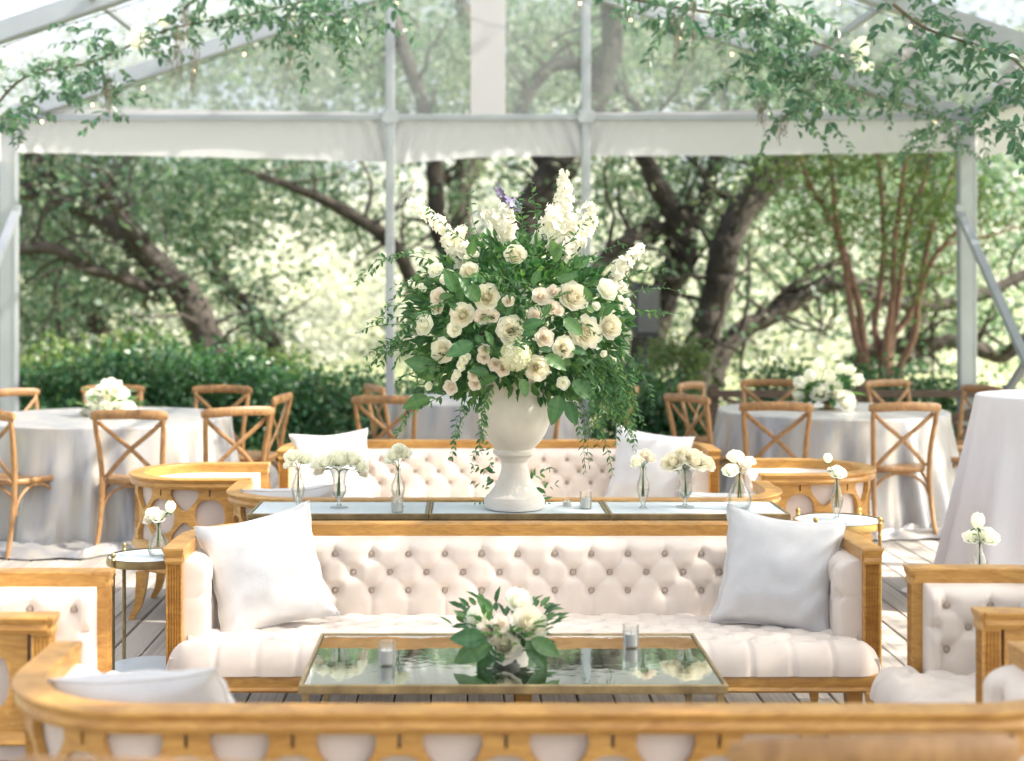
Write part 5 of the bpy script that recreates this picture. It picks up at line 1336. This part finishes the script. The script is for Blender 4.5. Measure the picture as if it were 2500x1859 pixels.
# crepe myrtle with bare reddish stems
K5 = lambda x, y: (1500 + x * .45, 350 + y * .45)
cb_ = px(*K5(1470, 1320), 16.2); cbase = Vector((cb_.x, cb_.y, ground_z(cb_.x, cb_.y)))
cm = tag(empty('crepe_myrtle', cbase), 'crepe myrtle with many bare reddish stems fanning up behind the tulip bowl', 'tree')
stems_ = [[(1400, 1500), (1370, 1240), (1310, 1050), (1270, 800), (1230, 550), (1150, 370), (1060, 220), (1000, 40)],
          [(1450, 1500), (1450, 1200), (1430, 1100), (1410, 980), (1440, 820), (1460, 560), (1450, 250), (1430, 60), (1420, -150)],
          [(1465, 1500), (1470, 1200), (1480, 1020), (1510, 840), (1520, 560), (1560, 250), (1590, 20)],
          [(1475, 1500), (1480, 1100), (1530, 900), (1570, 600), (1600, 420), (1690, 170), (1740, -20)],
          [(1485, 1500), (1500, 1090), (1580, 960), (1650, 800), (1690, 600), (1740, 400), (1820, 200), (1880, 20)],
          [(1490, 1500), (1540, 1240), (1630, 1040), (1650, 850), (1720, 640), (1860, 480)],
          [(1390, 1400), (1350, 1100), (1330, 900), (1290, 740), (1240, 560), (1200, 400), (1180, 150), (1160, 0)],
          [(1740, 620), (1780, 560), (1950, 520), (2220, 450)]]
tw = MB(); ends = []; r8 = random.Random(8)
for i, sp_ in enumerate(stems_):
    n_ = len(sp_); pts = [px(*K5(*q), 16.2 + .18 * math.sin(i * 2.1) * j / n_ * 3) - cbase for j, q in enumerate(sp_)]
    w0 = 11 if i < 7 else 5
    mb = MB(); ps, rs = limb_tube(mb, pts, [w0 * (1 - .62 * j / n_) * 16.2 / FPX for j in range(n_)], 80 + i, 8, 6, .18); mb.build('stem', M['crepe'], cm)
    for k in range(len(ps) // 2, len(ps), 2):
        d = (rv(r8) + Vector((0, 0, .6))).normalized(); q = ps[k]; tp_ = [q]
        for j in range(5): d = (d + rv(r8) * .35).normalized(); q = q + d * .13; tp_.append(q)
        tw.tube(tp_, [.008 * (1 - .15 * j) for j in range(6)], 4, False); ends += [tuple(tp_[3]), tuple(tp_[5])]
tw.build('twigs', M['crepe'], cm)['kind'] = 'stuff'
rg = np.random.default_rng(88)
extra = [tuple(px(2080 + a[0] * 170, 400 + a[1] * 90, 16.2 + a[2] * .7) - cbase) for a in rg.normal(size=(70, 3))]
extra += [tuple(px(2180 + a[0] * 150, 560 + a[1] * 90, 16.2 + a[2] * .7) - cbase) for a in rg.normal(size=(16, 3))]
q_, t_ = clumps(np.array(ends + extra), .075, .042, 22, .26, 89); leaf_object('crown', M['leafgreen'], cm, q_, t_)

# small sapling sprays at the right edge and a young tree by the twin oak
# ------------------------------------------------------------------ hedge shrubs
def shrub(label, x, ytop, d, w, seed, mat='hedge', leaf=(.075, .040), dens=1.0):
    c = px(x, ytop, d); zt = c.z; zb_ = ground_z(c.x, d); root = tag(empty('shrub', (c.x, d, zb_)), label, 'shrub', 'glossy shrubs round the deck')
    r = np.random.default_rng(seed); H_ = zt - zb_; n_ = int(270 * dens * w)
    P_ = r.uniform(-1, 1, size=(n_ * 3, 3)); P_ = P_[np.linalg.norm(P_ * np.array([1, 1, .9]), axis=1) < 1][:n_]
    P_ = P_[(np.linalg.norm(P_, axis=1) > .55)]
    C = np.stack([P_[:, 0] * w, P_[:, 1] * w * .7, H_ * (.5 + .48 * P_[:, 2])], 1)
    q, t = clumps(C, leaf[0], leaf[1], 26, .17, seed); leaf_object('foliage', M[mat], root, q, t)
    mb = MB(); rr_ = random.Random(seed)
    for k in range(6): mb.tube([(rr_.uniform(-.1, .1), rr_.uniform(-.1, .1), 0), (rr_.uniform(-.3, .3) * w, rr_.uniform(-.3, .3) * w, H_ * .45), (rr_.uniform(-.6, .6) * w, rr_.uniform(-.5, .5) * w, H_ * .9)], [.018, .013, .006], 5)
    mb.build('stem', M['twig'], root)
shrub('dark shrub beside the tent corner leg behind the rose table', 70, 885, 14.9, .75, 201)
shrub('dark glossy shrub directly behind the white roses', 235, 852, 15.0, .8, 202)
shrub('dark glossy shrub at the foot of the leaning oak', 400, 832, 15.1, .8, 203)
shrub('sun-flecked shrub between the leaning oak and the slender trunk', 545, 848, 15.2, .8, 204)
shrub('large dark shrub beside the edge-on chair', 690, 885, 15.0, .75, 205)
shrub('dark shrub against the gable post, behind the overlapping chairs', 850, 905, 15.0, .7, 206)
shrub('dark shrub hidden mostly behind the urn', 1080, 930, 14.8, .8, 207)
shrub('green shrub below the loudspeaker behind the bouquet', 1490, 875, 14.3, .75, 208)
shrub('leafy shrub behind the chair nearest to the urn', 1625, 935, 14.2, .5, 209)
shrub('low shrub behind the tulips on the oak side', 1905, 895, 14.9, .55, 210)
shrub('low shrub behind the tulips on the crepe myrtle side', 2110, 900, 14.9, .65, 211)
shrub('low shrub beside the tent leg with the brace', 2290, 925, 14.9, .55, 212)
shrub('loose sunlit shrub behind the hedge, below the leaning oak trunk', 330, 808, 16.6, .75, 214, 'leafgreen', (.09, .05), .55)
shrub('loose sunlit shrub behind the hedge by the slender trunk', 620, 838, 16.4, .7, 215, 'leafgreen', (.09, .05), .55)
shrub('loose sunlit shrub behind the hedge beside the tent corner leg', 130, 830, 16.8, .7, 216, 'leafgreen', (.09, .05), .55)
shrub('fresh green sapling in front of the twin-trunked oak', 1640, 800, 16.8, .42, 213, 'leafgreen', (.07, .04), .8)

# ------------------------------------------------------------------ far wood and meadow thicket
rg = np.random.default_rng(300)
n_ = 900; xs_ = rg.uniform(-42, 46, n_); ds = rg.uniform(46, 86, n_)
hmax = 5.5 + 3.5 * np.sin(xs_ * .19 + 1) + 2.0 * np.sin(xs_ * .47)
zz = np.array([ground_z(a, b) for a, b in zip(xs_, ds)]) + np.abs(rg.normal(size=n_)) * .5 * np.maximum(hmax, 1.5)
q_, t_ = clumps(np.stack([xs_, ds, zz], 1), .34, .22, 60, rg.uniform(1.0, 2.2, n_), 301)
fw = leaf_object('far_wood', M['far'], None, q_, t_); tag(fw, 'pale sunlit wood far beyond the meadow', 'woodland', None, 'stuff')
n_ = 260; xs_ = rg.uniform(-16, 18, n_); ds = rg.uniform(30, 42, n_)
zz = np.array([ground_z(a, b) for a, b in zip(xs_, ds)]) + np.abs(rg.normal(size=n_)) * .8
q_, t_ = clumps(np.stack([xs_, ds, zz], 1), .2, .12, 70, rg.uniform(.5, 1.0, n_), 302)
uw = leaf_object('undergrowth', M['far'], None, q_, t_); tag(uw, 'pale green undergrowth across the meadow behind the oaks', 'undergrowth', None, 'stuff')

# ------------------------------------------------------------------ oak on the sunny side of the deck: it throws the dappled shade
def shade_oak(label, base, top, reach, n_l, keep, seed):
    base = Vector(base); root = tag(empty('oak_tree', base), label, 'tree', 'live oaks beyond the tent'); top = Vector(top)
    mb = MB(); limb_tube(mb, [(0, 0, 0), top * .3 + Vector((.1, 0, 0)), top * .65, top], [.5, .4, .36, .3], seed, 12); mb.build('trunk', M['bark'], root)
    r = random.Random(seed); ends = []
    for k in range(n_l):
        a = 2 * PI * k / n_l + r.uniform(-.2, .2); L_ = reach * r.uniform(.55, 1.0); p0 = top - Vector((0, 0, .3)); d = Vector((math.cos(a), math.sin(a), r.uniform(.1, .55)))
        pts = [p0, p0 + d * L_ * .4 + Vector((0, 0, .5)), p0 + d * L_ * .75 + Vector((0, 0, .5)), p0 + d * L_]
        mb = MB(); ps, rs = limb_tube(mb, pts, [.18, .12, .08, .03], seed + 10 + k, 8); mb.build('limb', M['bark'], root)
        for q in ps[4:]:
            for _ in range(4): ends.append(tuple(q + rv(r) * r.uniform(.2, 2.0)))
    rg = np.random.default_rng(seed); E = np.array(ends); E = E[rg.random(len(E)) < keep]
    q_, t_ = clumps(E, .12, .07, 85, rg.uniform(.5, .95, len(E)), seed + 1); leaf_object('crown', M['oakleaf'], root, q_, t_)
shade_oak('spreading oak out of frame on the sunny side, shading the lounge', (7.9, .6, -.38), (-1.0, 1.4, 5.6), 4.8, 12, .30, 400)
shade_oak('second oak out of frame on the sunny side, shading the round tables', (10.6, 11.3, -.38), (-1.8, .5, 5.8), 5.2, 13, .54, 460)
